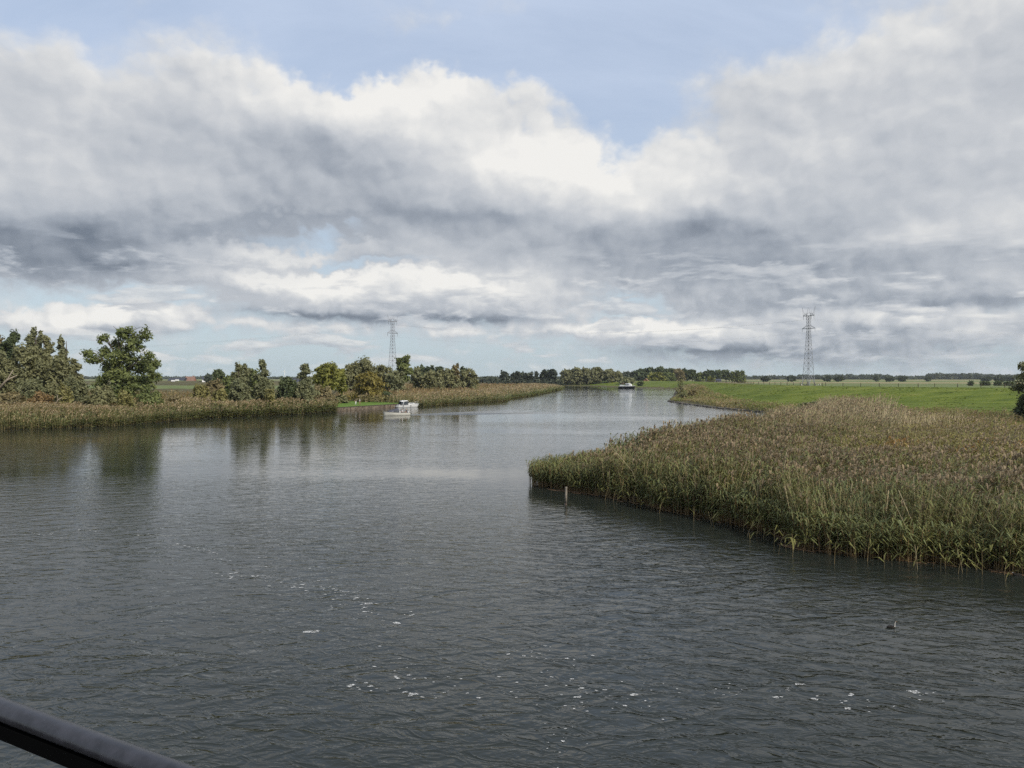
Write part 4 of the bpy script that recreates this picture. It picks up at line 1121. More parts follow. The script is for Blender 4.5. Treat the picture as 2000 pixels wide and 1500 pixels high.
lm = MB(); lm.add(g_, [(j * (NX + 1) + i, j * (NX + 1) + i + 1, (j + 1) * (NX + 1) + i + 1, (j + 1) * (NX + 1) + i) for j in range(NY) for i in range(NX)])
tag(lm.build('lawn', M['lawn'], None, True), kind='structure')

# ------------------------------------------------------------------ people
def skin_mesh(name, joints, edges, sub=2):
    me = bpy.data.meshes.new(name + '_cage')
    me.from_pydata([j[0] for j in joints], edges, []); me.update()
    o = bpy.data.objects.new(name + '_cage', me); COL.objects.link(o)
    md = o.modifiers.new('skin', 'SKIN'); md.use_smooth_shade = True; md.branch_smoothing = .3
    for i, j in enumerate(joints):
        sv = me.skin_vertices[0].data[i]; r = j[1]; sv.radius = (r, r) if not isinstance(r, tuple) else r
    me.skin_vertices[0].data[0].use_root = True
    s = o.modifiers.new('sub', 'SUBSURF'); s.levels = sub; s.render_levels = sub
    dg = bpy.context.evaluated_depsgraph_get(); out = bpy.data.meshes.new_from_object(o.evaluated_get(dg))
    out.name = name; bpy.data.objects.remove(o); bpy.data.meshes.remove(me)
    return out

def person(label, loc, rz, top, legs, hair, sitting=False, stride=.18, bend=0.0, shorts=None):
    root = empty('person', loc, rz); tag(root, label, 'person', 'people')
    if not sitting:
        J = [((0, 0, .95), .135), ((0, 0, 1.18), .125), ((.01, 0, 1.40), (.15, .12)), ((.01, 0, 1.50), .06), ((.03, 0, 1.60), (.082, .09)), ((.035, 0, 1.70), (.08, .085)),
             ((stride * .45, .09, .90), .10), ((stride * .8, .10, .50), .068), ((stride, .10, .08), .045), ((stride + .14, .11, .04), .042),
             ((-stride * .4, -.09, .90), .10), ((-stride * .5, -.10, .50), .068), ((-stride * 1.3, -.10, .09), .045), ((-stride * 1.3 + .14, -.11, .04), .042),
             ((.01, .19, 1.39), .06), ((-.05, .25, 1.13), .045), ((.06, .26, .90), .035), ((.10, .26, .80), .035),
             ((.01, -.19, 1.39), .06), ((-.02, -.25, 1.13), .045), ((.12, -.25, .93), .035), ((.17, -.25, .84), .035)]
    else:
        J = [((0, 0, .50), .14), ((-.03, 0, .75), .13), ((-.03, 0, .96), (.15, .12)), ((-.02, 0, 1.06), .06), ((0, 0, 1.16), (.082, .09)), ((0, 0, 1.26), (.08, .085)),
             ((.10, .10, .48), .10), ((.45, .12, .47), .07), ((.47, .12, .08), .048), ((.61, .13, .04), .042),
             ((.10, -.10, .48), .10), ((.45, -.12, .47), .07), ((.47, -.12, .08), .048), ((.61, -.13, .04), .042),
             ((-.03, .19, .95), .06), ((.03, .26, .70), .045), ((.26, .20, .66), .035), ((.34, .18, .68), .035),
             ((-.03, -.19, .95), .06), ((.03, -.26, .70), .045), ((.26, -.20, .66), .035), ((.34, -.18, .68), .035)]
    E = [(0, 1), (1, 2), (2, 3), (3, 4), (4, 5), (0, 6), (6, 7), (7, 8), (8, 9), (0, 10), (10, 11), (11, 12), (12, 13), (2, 14), (14, 15), (15, 16), (16, 17), (2, 18), (18, 19), (19, 20), (20, 21)]
    me = skin_mesh('body', J, E)
    for m in ('skin', top, legs, 'shoe'): me.materials.append(M[m])
    jp = np.array([j[0] for j in J]); seg = [(jp[a], jp[b], k) for k, (a, b) in enumerate(E)]
    cls = {0: 1, 1: 1, 2: 1, 3: 0, 4: 0, 5: 2, 6: 2, 7: 2, 8: 3, 9: 2, 10: 2, 11: 2, 12: 3, 13: 1, 14: 1, 15: 0, 16: 0, 17: 1, 18: 1, 19: 0, 20: 0}
    for f in me.polygons:
        c = np.array(f.center); best = 9
        for a, b, k in seg:
            d = b - a; t = np.clip(((c - a) @ d) / (d @ d), 0, 1); dd = np.linalg.norm(c - a - t * d)
            if dd < best: best = dd; kk = k
        f.material_index = cls[kk]
        if kk == 0 and c[2] < J[0][0][2] + .02: f.material_index = 2
        if shorts and kk in (7, 11): f.material_index = 0
        f.use_smooth = True
    link('body', me, root)
    hx, hy, hz = J[5][0]; rings = []
    for k in range(6):
        t = k / 5 * 1.75; rr = .105 * math.sin(t + .02); rings.append([(hx - .012 + rr * math.cos(a), hy + rr * .92 * math.sin(a), hz - .035 + .115 * math.cos(t)) for a in [2 * math.pi * q / 10 for q in range(10)]])
    MB().loft(rings, closed=True).build('hair', M[hair], root, True)
    MB().box((hx + .095, hy, hz - .055), (.03, .024, .035)).build('nose', M['skin'], root)
    return root
def on_lawn(px, Y):
    X = (px - 1000) / F * Y; rel = (Vector((X, Y, 0)) - P0); return (X, Y, QZ + .03 + .30 * max(0, rel.dot(qn)) / 26)
person('person in a dark top and white trousers walking on the quay lawn', on_lawn(695, 204), R(200), 'cloth_dark', 'cloth_white', 'hair')
person('person in a white top and tan trousers walking on the quay lawn', on_lawn(702.6, 203), R(205), 'cloth_white', 'cloth_tan', 'fair_hair')

# ------------------------------------------------------------------ boats
def hull_rings(L, B, sheer, keel, n=15, rake=.5, full=.62):
    """rings from stern to bow: port gunwale, round the bottom, to starboard gunwale"""
    rings = []
    for i in range(n):
        t = i / (n - 1); x = -L / 2 + L * t
        b = B / 2 * (1 - max(0, (t - full) / (1 - full)) ** 2.1) * (.86 + .14 * min(1, t / .3)); b = max(b, .03)
        zs = sheer[0] + (sheer[1] - sheer[0]) * t ** 2.0; zk = keel * (1 - max(0, (t - .7) / .3) ** 2 * .9)
        bw = b * (.80 - .30 * max(0, (t - .55) / .45)); xr = rake * max(0, (t - .72) / .28) ** 1.5
        r = []
        for (yy, zz, xo) in ((b, zs, xr), (b * .985, zs * .72, xr * .75), (bw + (b - bw) * .45, zs * .32, xr * .4), (bw, 0.0, xr * .1), (bw * .55, zk * .7, -xr * .1), (0, zk, -xr * .2), (-bw * .55, zk * .7, -xr * .1), (-bw, 0.0, xr * .1), (-(bw + (b - bw) * .45), zs * .32, xr * .4), (-b * .985, zs * .72, xr * .75), (-b, zs, xr)):
            r.append((x + xo, yy, zz))
        rings.append(r)
    return rings
def band(rings, f0, f1, out=.03):
    """a strip that runs round the hull just outside it between two heights (fractions of the freeboard)"""
    mb = MB()
    for s, i0, i1 in ((1, 0, 2), (-1, 10, 8)):
        a, b = [], []
        for r in rings:
            p, q = Vector(r[i0]), Vector(r[i1]); u = p.lerp(q, f0); v = p.lerp(q, f1); o = Vector((0, s * out, 0))
            a.append(u + o); b.append(v + o)
        mb.loft([[p, q, q - Vector((0, s * out * 1.5, 0)), p - Vector((0, s * out * 1.5, 0))] for p, q in zip(a, b)], closed=True)
    return mb
def deck(rings, z_in=.04, i0=0, i1=None):
    mb = MB(); rs = rings[i0:i1]
    mb.loft([[(r[0][0], r[0][1] * .97, r[0][2] - z_in), (r[0][0], 0, r[0][2] - z_in + .05), (r[-1][0], r[-1][1] * .97, r[-1][2] - z_in)] for r in rs], caps=False)
    return mb

# open launch under way
Y = 167.0; X = (774.5 - 1000) / F * Y
sl = empty('motor_launch', (X, Y, -.02), R(180 + 31)); tag(sl, 'cream open launch with grey sprayhood under way on the river', 'boat', 'boats'); sl.scale = (.84, .86, .88)
hr = hull_rings(6.9, 2.5, (.72, 1.12), -.35, rake=.35)
MB().loft(hr, caps=True).build('hull', M['cream'], sl, True)
band(hr, .02, .16, .035).build('rubbing_strake', M['strip'], sl)
band(hr, .42, .50, .012).build('stripe', M['strip'], sl)
deck(hr, .03, 8).build('foredeck', M['cream'], sl, True)
MB().box((-1.3, 0, .25), (3.9, 1.95, .06)).build('cockpit_floor', M['teak'], sl)
for s in (-1, 1): MB().box((-1.3, s * .93, .62), (3.9, .16, .10)).build('side_deck', M['teak'], sl)
def hood(x0, x1, w0, w1, z0, h0, h1, n=9):
    mb = MB(); rg = []
    for k in range(n):
        t = k / (n - 1); x = x0 + (x1 - x0) * t; w = w0 + (w1 - w0) * t; h = (h0 + (h1 - h0) * t ** 1.3)
        rg.append([(x, w * math.cos(a), z0 + .25 * t + h * math.sin(a) ** .8) for a in [math.pi * q / 10 for q in range(11)]])
    return mb.loft(rg, caps=True)
hood(-.3, 2.5, 1.08, .62, .74, 1.02, .18).build('sprayhood', M['canvas'], sl, True)
mb = MB()
for s in (-1, 1): mb.add([(-.25, s * 1.09, .98), (.95, s * .98, 1.02), (.85, s * .90, 1.28), (-.2, s * .98, 1.38)], [(0, 1, 2, 3)])
mb.build('side_window', M['glass'], sl)
MB().tube([(-.32, 1.06, .74), (-.36, .98, 1.35), (-.38, .5, 1.74), (-.38, -.5, 1.74), (-.36, -.98, 1.35), (-.32, -1.06, .74)], .03, 6).build('hood_frame', M['chrome'], sl)
for x, y, wx, wy in ((-2.75, 0, .55, 1.7), (-1.6, .72, 1.5, .42), (-1.6, -.72, 1.5, .42)):
    MB().box((x, y, .52), (wx, wy, .22)).build('seat_cushion', M['cushion'], sl)
MB().box((-3.05, 0, .84), (.16, 1.7, .42)).build('backrest', M['cushion'], sl)
MB().box((-1.0, -.35, .62), (.35, .5, .68)).build('helm_console', M['white'], sl)
wheel = MB(); wheel.tube([(-1.24 + .08 * math.sin(a), -.35 + .19 * math.cos(a), 1.02 + .17 * math.sin(a)) for a in [2 * math.pi * k / 14 for k in range(15)]], .014, 5); wheel.build('steering_wheel', M['strip'], sl)
for s in (-1, 1): MB().tube([(1.2, s * .95, .98), (1.3, s * .95, 1.12), (1.5, s * .93, 1.12), (1.6, s * .92, .99)], .016, 5).build('handrail', M['chrome'], sl)
bpy.context.view_layer.update()
def in_boat(b, p): return b.matrix_world @ Vector(p)
p_ = in_boat(sl, (-1.75, -.32, .12)); person('person in a white top seated at the helm of the open launch', p_, sl.rotation_euler.z, 'cloth_white', 'cloth_dark', 'hair', sitting=True)
p_ = in_boat(sl, (-2.55, .45, .12)); person('person in a dark top seated at the stern of the open launch', p_, sl.rotation_euler.z, 'cloth_dark', 'cloth_tan', 'fair_hair', sitting=True)

# moored cabin cruiser
Y = 211.0; X = (795 - 1000) / F * Y
cr = empty('cabin_cruiser', (X, Y, -.02), R(30)); tag(cr, 'white cabin cruiser with dark canopy moored at the end of the quay', 'boat', 'boats'); cr.scale = (.86, .84, .74)
hr = hull_rings(7.0, 2.7, (.95, 1.45), -.4, rake=.75)
MB().loft(hr, caps=True).build('hull', M['white'], cr, True)
band(hr, .10, .24, .03).build('rubbing_strake', M['strip'], cr)
deck(hr, .02, 7).build('foredeck', M['white'], cr, True)
mb = MB(); rg = []
for x, w, h in ((.1, 1.12, .62), (.7, 1.06, .60), (1.4, .92, .46), (2.1, .68, .27), (2.7, .36, .10)):
    zb = 1.02 + .16 * max(0, x) / 1.3
    rg.append([(x, w, zb), (x - .05, w * .90, zb + h * .8), (x - .05, w * .5, zb + h), (x - .05, -w * .5, zb + h), (x - .05, -w * .90, zb + h * .8), (x, -w, zb)])
mb.loft(rg); mb.build('cabin', M['white'], cr, True)
for s in (-1, 1): MB().add([(.5, s * 1.06, 1.32), (1.75, s * .83, 1.42), (1.65, s * .80, 1.56), (.5, s * 1.0, 1.55)], [(0, 1, 2, 3)]).build('cabin_window', M['glass'], cr)
MB().loft([[(.55, 1.02, 1.62), (.75, .55, 1.68), (.75, -.55, 1.68), (.55, -1.02, 1.62)], [(-.25, .98, 2.36), (-.08, .5, 2.42), (-.08, -.5, 2.42), (-.25, -.98, 2.36)]], caps=False).build('windscreen', M['glass'], cr)
MB().tube([(.58, 1.04, 1.6), (-.22, 1.0, 2.4), (-.08, .5, 2.47), (-.08, -.5, 2.47), (-.22, -1.0, 2.4), (.58, -1.04, 1.6)], .045, 6).build('windscreen_frame', M['white'], cr)
MB().tube([(-1.9, 1.16, 1.0), (-1.45, 1.10, 2.45), (-1.35, .8, 2.66), (-1.35, -.8, 2.66), (-1.45, -1.10, 2.45), (-1.9, -1.16, 1.0)], .085, 7).build('radar_arch', M['white'], cr)
hood(-2.3, -.1, 1.08, 1.0, 2.2, .40, .22).build('canopy_top', M['white'], cr, True)
for s in (-1, 1): MB().add([(-2.75, s * 1.14, 1.02), (-.1, s * 1.12, 1.12), (-.15, s * 1.02, 2.24), (-2.3, s * 1.06, 2.24)], [(0, 1, 2, 3)]).build('canopy_side', M['glass'], cr)
MB().add([(-2.76, 1.12, 1.02), (-2.76, -1.12, 1.02), (-2.32, -1.04, 2.22), (-2.32, 1.04, 2.22)], [(0, 1, 2, 3)]).build('canopy_back', M['dark_canvas'], cr)
MB().box((-3.75, 0, .32), (.75, 2.1, .10)).build('bathing_platform', M['white'], cr)
MB().box((-2.9, 0, .98), (.5, 2.1, .22)).build('stern_seat', M['cushion'], cr)
for s in (-1, 1):
    MB().tube([(1.0, s * 1.18, 1.2), (1.05, s * 1.16, 1.72), (2.4, s * .82, 1.92), (3.4, s * .34, 2.06), (4.1, 0, 2.08)], .022, 5).build('bow_rail', M['chrome'], cr)
    for x, y, z in ((1.9, .97, 1.3), (2.8, .66, 1.4), (3.5, .3, 1.46)): MB().tube([(x, s * y, z), (x, s * y * .95, z + .56)], .018, 5).build('stanchion', M['chrome'], cr)
for x, y in ((-1.8, 1.30), (.8, 1.36)):
    MB().tube([(x, -y - .08, .95), (x, -y - .1, .85), (x, -y - .1, .45), (x, -y - .08, .36)], [.03, .11, .11, .03], 8).build('fender', M['strip'], cr)
bpy.context.view_layer.update()
p_ = in_boat(cr, (-1.0, -.2, .95)); person('person in rust red seated under the canopy of the moored cruiser', p_, cr.rotation_euler.z, 'cloth_red', 'cloth_white', 'hair', sitting=True)

# far boat in the bend
Y = 560.0; X = (1224 - 1000) / F * Y
fb = empty('river_boat', (X, Y, -.02), R(-28)); tag(fb, 'black-hulled boat with white deckhouse far off in the river bend', 'boat', 'boats')
hr = hull_rings(12.0, 3.8, (1.35, 1.9), -.7, rake=.5)
MB().loft(hr, caps=True).build('hull', M['black_hull'], fb, True)
band(hr, -.12, .10, .05).build('bulwark', M['white'], fb)
deck(hr, -.02).build('deck', M['white'], fb, True)
MB().loft([[(x, w, 1.6), (x, w * .93, 1.6 + h), (x, -w * .93, 1.6 + h), (x, -w, 1.6)] for x, w, h in ((-.6, 1.6, 2.1), (1.4, 1.6, 2.2), (2.6, 1.5, 1.9), (3.8, 1.2, 1.1))]).build('deckhouse', M['white'], fb)
for s in (-1, 1):
    for x in (-.1, .9, 1.8): MB().box((x, s * 1.60, 2.75), (.62, .12, .6)).build('window', M['glass'], fb)
MB().loft([[(-4.9, 1.6, 1.6), (-4.9, 1.5, 2.5), (-4.9, -1.5, 2.5), (-4.9, -1.6, 1.6)], [(-.8, 1.55, 1.7), (-.8, 1.45, 2.3), (-.8, -1.45, 2.3), (-.8, -1.55, 1.7)]]).build('aft_cabin', M['white'], fb)
MB().tube([(-.2, 0, 3.0), (-.2, 0, 4.6)], [.06, .04], 5).build('mast', M['teak'], fb)
for s in (-1, 1): MB().tube([(-5.4, s * 1.4, 1.6), (-5.4, s * 1.35, 2.6), (-1, s * 1.4, 2.75)], .035, 4).build('guard_rail', M['chrome'], fb)
MB().tube([(5.2, 0, 2.0), (5.3, 0, 3.9)], [.04, .03], 4).build('jackstaff', M['white'], fb)
bpy.context.view_layer.update()
for q, (lx, ly, tp, lb) in enumerate(((-3.4, -.5, 'cloth_tan', 'person in brown standing at the left on the far boat'), (-2.4, .4, 'cloth_red', 'person in rust red standing beside the deckhouse on the far boat'))):
    p_ = in_boat(fb, (lx, ly, 2.36)); person(lb, p_, R(230), tp, 'cloth_dark', 'fair_hair', stride=.05)

# the launch's wake: low ridges of water that run back from bow and stern, and a little broken water at the stem
def ridge(pts, w, h):
    mb = MB(); rg = []
    for k, p in enumerate(pts):
        t = k / (len(pts) - 1); p = Vector((p[0], p[1], 0)); q = Vector(pts[min(k + 1, len(pts) - 1)][:2]).to_3d() - Vector(pts[max(k - 1, 0)][:2]).to_3d(); q.normalize(); n = Vector((-q.y, q.x, 0))
        e = math.sin(math.pi * min(1, t * 1.1 + .05)) ** .5 if t < .95 else .15
        ww = w * (.5 + 1.2 * t)
        rg.append([p + n * ww + Vector((0, 0, -.02)), p + n * ww * .4 + Vector((0, 0, h * e * .7)), p + Vector((0, 0, h * e)), p - n * ww * .4 + Vector((0, 0, h * e * .7)), p - n * ww + Vector((0, 0, -.02))])
    return mb.loft(rg, caps=False)
sw = in_boat(sl, (-3.3, 0, 0)); hd = Vector((math.cos(sl.rotation_euler.z), math.sin(sl.rotation_euler.z), 0)); sd_ = Vector((-hd.y, hd.x, 0))
wk = MB()
for s, f in ((1, .26), (-1, .26), (1, .10), (-1, .10)):
    pts = [(sw - hd * (42 * k / 16) + sd_ * s * (.9 + f * 42 * k / 16) + Vector((.25 * math.sin(k), .2 * math.cos(k * 1.7), 0)))[:2] for k in range(17)]
    r_ = ridge(pts, .55, .085); b = len(wk.v); wk.v += r_.v; wk.f += [tuple(b + i for i in f_) for f_ in r_.f]
o = wk.build('boat_wake', M['water'], None, True); tag(o, 'low ripples of the wake behind the cream launch', 'wake', kind='stuff')

# ------------------------------------------------------------------ small things on and in the water
def blob_poly(c, r, rough=.4, el=1.8, z=.012):
    a0 = random.uniform(-.5, .5); n = 9; pts = []
    for k in range(n):
        a = 2 * math.pi * k / n; rr = r * random.uniform(1 - rough, 1 + rough); x, y = rr * el * math.cos(a), rr * math.sin(a)
        pts.append((c[0] + x * math.cos(a0) - y * math.sin(a0), c[1] + x * math.sin(a0) + y * math.cos(a0), z))
    return pts
fm = MB()
lines = [((20, 1050), (190, 1033), 26, 9, .08), ((205, 1040), (330, 1045), 10, 8, .07), ((325, 1052), (450, 1090), 26, 9, .08), ((440, 1055), (600, 1065), 24, 10, .06), ((430, 1122), (600, 1140), 34, 10, .08), ((500, 1090), (590, 1120), 16, 10, .06), ((590, 1135), (725, 1185), 46, 14, .08),
         ((600, 1235), (640, 1232), 2, 3, .16), ((765, 1218), (820, 1195), 4, 5, .10), ((700, 1260), (900, 1350), 24, 26, .06), ((680, 1335), (860, 1360), 12, 14, .07), ((1010, 1262), (1130, 1300), 20, 22, .06), ((1020, 1340), (1250, 1372), 34, 26, .06), ((1250, 1345), (1460, 1352), 14, 16, .05), ((1500, 1350), (1720, 1385), 16, 14, .06), ((1780, 1352), (1850, 1372), 7, 9, .06), ((1020, 1400), (1120, 1480), 10, 30, .05), ((640, 1180), (760, 1210), 12, 16, .05)]
for (a, b, n, sp, r) in lines:
    for k in range(n):
        t = random.random(); x = a[0] + (b[0] - a[0]) * t + random.gauss(0, sp); y = a[1] + (b[1] - a[1]) * t + random.gauss(0, sp * .6)
        c = pix(x, y); rr = r * random.uniform(.22, .60) * (.7 if random.random() < .6 else 1.1)
        fm.add(blob_poly(c, rr), [tuple(range(9))])
        if random.random() < .35: fm.add(blob_poly((c[0] + random.uniform(-.3, .3), c[1] + random.uniform(-.15, .15)), rr * .4), [tuple(range(9))])
for (x, y, r) in ((1788, 1353, .11), (806, 1358, .10), (774, 1323, .10), (1240, 1358, .09), (1130, 1361, .08), (1515, 1363, .09), (1563, 1335, .11), (620, 1234, .13), (773, 1219, .13), (716, 1178, .12), (687, 1340, .08), (1661, 1357, .08), (1594, 1368, .07), (1655, 1385, .08)):
    for q in range(3):
        c = pix(x + random.uniform(-5, 5), y + random.uniform(-2, 2)); fm.add(blob_poly(c, r * random.uniform(.3, .6)), [tuple(range(9))])
bw = in_boat(sl, (3.55, 0, 0))
for k in range(14): fm.add(blob_poly((bw.x + random.uniform(-.6, .5), bw.y + random.uniform(-.5, .3)), .10 * random.uniform(.5, 1.6), z=.03), [tuple(range(9))])
tag(fm.build('foam_flecks', M['foam']), 'white flecks of foam drifting in lines on the river', 'foam', kind='stuff')

db = MB()      # broken reed stems floating along the edge of the near bed
fr = [Vector((*p, 0)) for p in BED_FRONT]
for k in range(60):
    i = random.randrange(1, len(fr) - 1); p = fr[i].lerp(fr[i + 1], random.random()); d = (fr[i + 1] - fr[i]).normalized(); n = Vector((d.y, -d.x, 0))
    p = p + n * random.uniform(-.3, .7) ; d = (d + n * random.uniform(-.35, .35)).normalized(); L = random.uniform(.3, 1.6)
    db.tube([p - d * L / 2 + Vector((0, 0, .015)), p + n * .05 + Vector((0, 0, .02)), p + d * L / 2 + Vector((0, 0, .015))], .016, 4)
tag(db.build('reed_debris', plain('dead_reed', (0.17, 0.10, 0.05), .8)), 'broken brown reed stems floating along the near reed edge', 'debris', kind='stuff')

x, y = pix(1105, 986); wp = empty('mooring_post', (x, y, 0)); tag(wp, 'weathered wooden post standing in the water before the reed point', 'post')
ph = pixd(1105, 951, y).z
rg = []
for z, r in ((.12, .085), (ph * .5, .085), (ph - .03, .08), (ph, .065)):
    rg.append([(r * (1 + .08 * math.sin(3 * a)) * math.cos(a) + .02 * z, r * math.sin(a), z) for a in [2 * math.pi * k / 10 for k in range(10)]])
MB().loft(rg, closed=True).build('upper_post', M['post'], wp, True)
MB().loft([[(.088 * math.cos(a) - .001, .088 * math.sin(a), z) for a in [2 * math.pi * k / 10 for k in range(10)]] for z in (-1.2, .12)], closed=True).build('wet_foot', M['post_wet'], wp, True)

def waterbird(label, px, py, rz, s=1.0, neck=1.0, tall=.3, white_front=True):
    x, y = pix(px, py); root = empty('waterbird', (x, y, 0), rz); tag(root, label, 'bird', 'waterbirds')
    path = [(-.30, .035, .01), (-.24, .04, .05), (-.12, .03, .095), (.02, .03, .105), (.12, .04, .085), (.17, .08, .052), (.185, .08 + .08 * neck, .032), (.19, .08 + .15 * neck, .028), (.205, .08 + .20 * neck, .036), (.235, .08 + .21 * neck, .030), (.262, .08 + .205 * neck, .012), (.32, .08 + .195 * neck, .003)]
    rings = []
    for i, (px_, pz, r) in enumerate(path):
        a = path[max(i - 1, 0)]; b = path[min(i + 1, len(path) - 1)]; d = Vector((b[0] - a[0], 0, b[1] - a[1])).normalized(); up = Vector((-d.z, 0, d.x))
        wy = 1.15 if 1 <= i <= 4 else 1.0
        rings.append([Vector((px_, 0, pz)) * s + (Vector((0, wy, 0)) * math.cos(t) + up * math.sin(t)) * r * s for t in [2 * math.pi * k / 12 for k in range(12)]])
    m = MB().loft(rings, closed=True)
    o = m.build('body', M['feather_dark'], root, True); o.data.materials.append(M['feather_white']); o.data.materials.append(M['bill'])
    for f in o.data.polygons:
        if f.index >= 11 * 12: continue
        i, k = divmod(f.index, 12)
        if i >= 10: f.material_index = 2
        elif white_front and 5 <= i <= 8 and 6 <= k <= 11: f.material_index = 1
        elif not white_front and i == 9: f.material_index = 1
    for sgn in (-1, 1): MB().loft([[(x_ * s, sgn * (w_ + .012) * s, (z_ + dz) * s) for dz in (-.03, .0, .035)] for x_, w_, z_ in ((-.2, .075, .06), (-.05, .112, .08), (.08, .10, .085))], caps=False).build('wing', M['feather_dark'], root, True)
    return root
waterbird('dark waterbird with a white throat swimming in the open water at lower right', 1741, 1226, R(-8), .55, 1.5)
waterbird('small dark waterbird with a pale bill at the reed edge on the right', 1986, 1124, R(175), .7, .45, white_front=False)

# ------------------------------------------------------------------ stones of the right bank
rk = MB(); sh = [Vector((*p, 0)) for p in SHORE_R[:9]]
ico = [(0, 0, 1), (.894, 0, .447), (.276, .851, .447), (-.724, .526, .447), (-.724, -.526, .447), (.276, -.851, .447), (.724, .526, -.447), (-.276, .851, -.447), (-.894, 0, -.447), (-.276, -.851, -.447), (.724, -.526, -.447), (0, 0, -1)]
icf = [(0, 1, 2), (0, 2, 3), (0, 3, 4), (0, 4, 5), (0, 5, 1), (1, 6, 2), (2, 7, 3), (3, 8, 4), (4, 9, 5), (5, 10, 1), (6, 7, 2), (7, 8, 3), (8, 9, 4), (9, 10, 5), (10, 6, 1), (11, 7, 6), (11, 8, 7), (11, 9, 8), (11, 10, 9), (11, 6, 10)]
for k in range(1500):
    i = random.randrange(len(sh) - 1); a, b = sh[i], sh[i + 1]
    if random.random() > (b - a).length / 90: continue
    p = a.lerp(b, random.random()); d = (b - a).normalized(); n = Vector((-d.y, d.x, 0))
    s = random.uniform(.22, .55); p = p + n * random.uniform(-.5, 1.2)
    rk.add([(p.x + v[0] * s * random.uniform(.7, 1.2), p.y + v[1] * s * random.uniform(.7, 1.2), .08 + v[2] * s * .6 * random.uniform(.7, 1.2)) for v in ico], icf)
tag(rk.build('bank_stones', M['rock']), 'dark basalt stones along the waterline of the right bank', 'stones', kind='stuff')

# ------------------------------------------------------------------ fence, path and cattle on the dike
cl = [Vector((c[0], c[1], 0)) for c in CREST]
def along(line, step, off):
    out = []; carry = 0
    for a, b in zip(line[:-1], line[1:]):
        L = (b - a).length; d = (b - a) / L; n = Vector((d.y, -d.x, 0)); s = carry
        while s < L: out.append((a + d * s + n * off, d)); s += step
        carry = s - L
    return out
fp = [(p, d) for p, d in along(cl[:9], 6.2, 3.5)]
fn = empty('pasture_fence', (fp[0][0].x, fp[0][0].y, 0)); tag(fn, 'long wire fence with dark wooden posts along the top of the dike', 'fence')
o_ = fn.location.copy(); tops = []
fp = [(p, d) for p, d in fp if abs(p.x) < .72 * p.y]
pm = MB().box((0, 0, .55), (.16, .16, 1.5)).build('post', M['fence'], fn); first = True
for p, d in fp:
    z = gz(p.x, p.y); tops.append(Vector((p.x, p.y, z)))
    o = pm if first else link('post', pm.data, fn); first = False
    o.location = (p.x - o_.x, p.y - o_.y, z); o.rotation_euler = (random.uniform(-.05, .05), random.uniform(-.05, .05), random.random())
for h in (.5, .85, 1.15):
    MB().tube([t - o_ + Vector((0, 0, h)) for t in tops], .016, 4).build('wire', M['fence'], fn)
rf = empty('rail_fence', (0, 0, 0)); tag(rf, 'low reddish-brown rail fence in the field left of the right pylon', 'fence')
a, b = pixd(1482, 752, 500), pixd(1566, 752, 470); a.z = gz(a.x, a.y); b.z = gz(b.x, b.y)
rf.location = a
for k in range(13):
    p = a.lerp(b, k / 12) - a; MB().box((p.x, p.y, p.z + .6), (.16, .16, 1.5)).build('post', M['brick'], rf)
for h in (.55, .95, 1.3): MB().tube([(0, 0, h), ((b - a).x, (b - a).y, (b - a).z + h)], .07, 4).build('rail', M['brick'], rf)
pm = MB(); row = []
for p, d in along(cl[:9], 4.0, 1.6):
    n = Vector((d.y, -d.x, 0)); row.append([Vector((q.x, q.y, gz(q.x, q.y) + .03)) for q in (p - n * 1.1, p + n * 1.1)])
pm.loft(row, caps=False); tag(pm.build('path', M['path'], None, True), kind='structure')

def cow(label, px, Y, rz):
    X = (px - 1000) / F * Y; root = empty('cow', (X, Y, gz(X, Y)), rz); tag(root, label, 'cow', 'cattle under the pylon')
    J = [((-.55, 0, 1.05), (.34, .36)), ((0, 0, 1.02), (.36, .40)), ((.55, 0, 1.05), (.32, .38)), ((.95, 0, 1.22), (.17, .22)), ((1.22, 0, 1.34), (.13, .16)), ((1.48, 0, 1.20), (.09, .10)),
         ((-.72, .2, .80), .15), ((-.78, .2, .48), .085), ((-.70, .2, .05), .065), ((-.62, -.2, .80), .15), ((-.68, -.2, .48), .085), ((-.60, -.2, .05), .065),
         ((.60, .19, .72), .13), ((.62, .19, .40), .075), ((.62, .19, .05), .06), ((.50, -.19, .72), .13), ((.48, -.19, .40), .075), ((.48, -.19, .05), .06), ((-.93, 0, 1.15), .05), ((-1.0, 0, .6), .03)]
    E = [(0, 1), (1, 2), (2, 3), (3, 4), (4, 5), (0, 6), (6, 7), (7, 8), (0, 9), (9, 10), (10, 11), (2, 12), (12, 13), (13, 14), (2, 15), (15, 16), (16, 17), (0, 18), (18, 19)]
    me = skin_mesh('body', J, E, 1); me.materials.append(M['cow_black']); me.materials.append(M['cow_white'])
    sd = random.random() * 9
    for f in me.polygons:
        c = f.center; f.material_index = 1 if (math.sin(3.1 * c.x + sd) + math.sin(4.3 * c.z + sd * 2) > .75 or c.z < .38) else 0; f.use_smooth = True
    link('body', me, root)
    for s in (-1, 1): MB().loft([[(1.18, s * .13, 1.42), (1.24, s * .13, 1.42)], [(1.17, s * .30, 1.40), (1.22, s * .30, 1.38)]], caps=False).build('ear', M['cow_black'], root)
for k, (x, Y, a) in enumerate(((1566, 560, 10), (1573, 564, 170), (1592, 560, 200), (1600, 566, 20))):
    cow(['black and white cow standing leftmost below the right pylon', 'black and white cow, second from the left below the right pylon', 'black and white cow, third from the left below the right pylon', 'black and white cow standing rightmost below the right pylon'][k], x, Y, R(a))

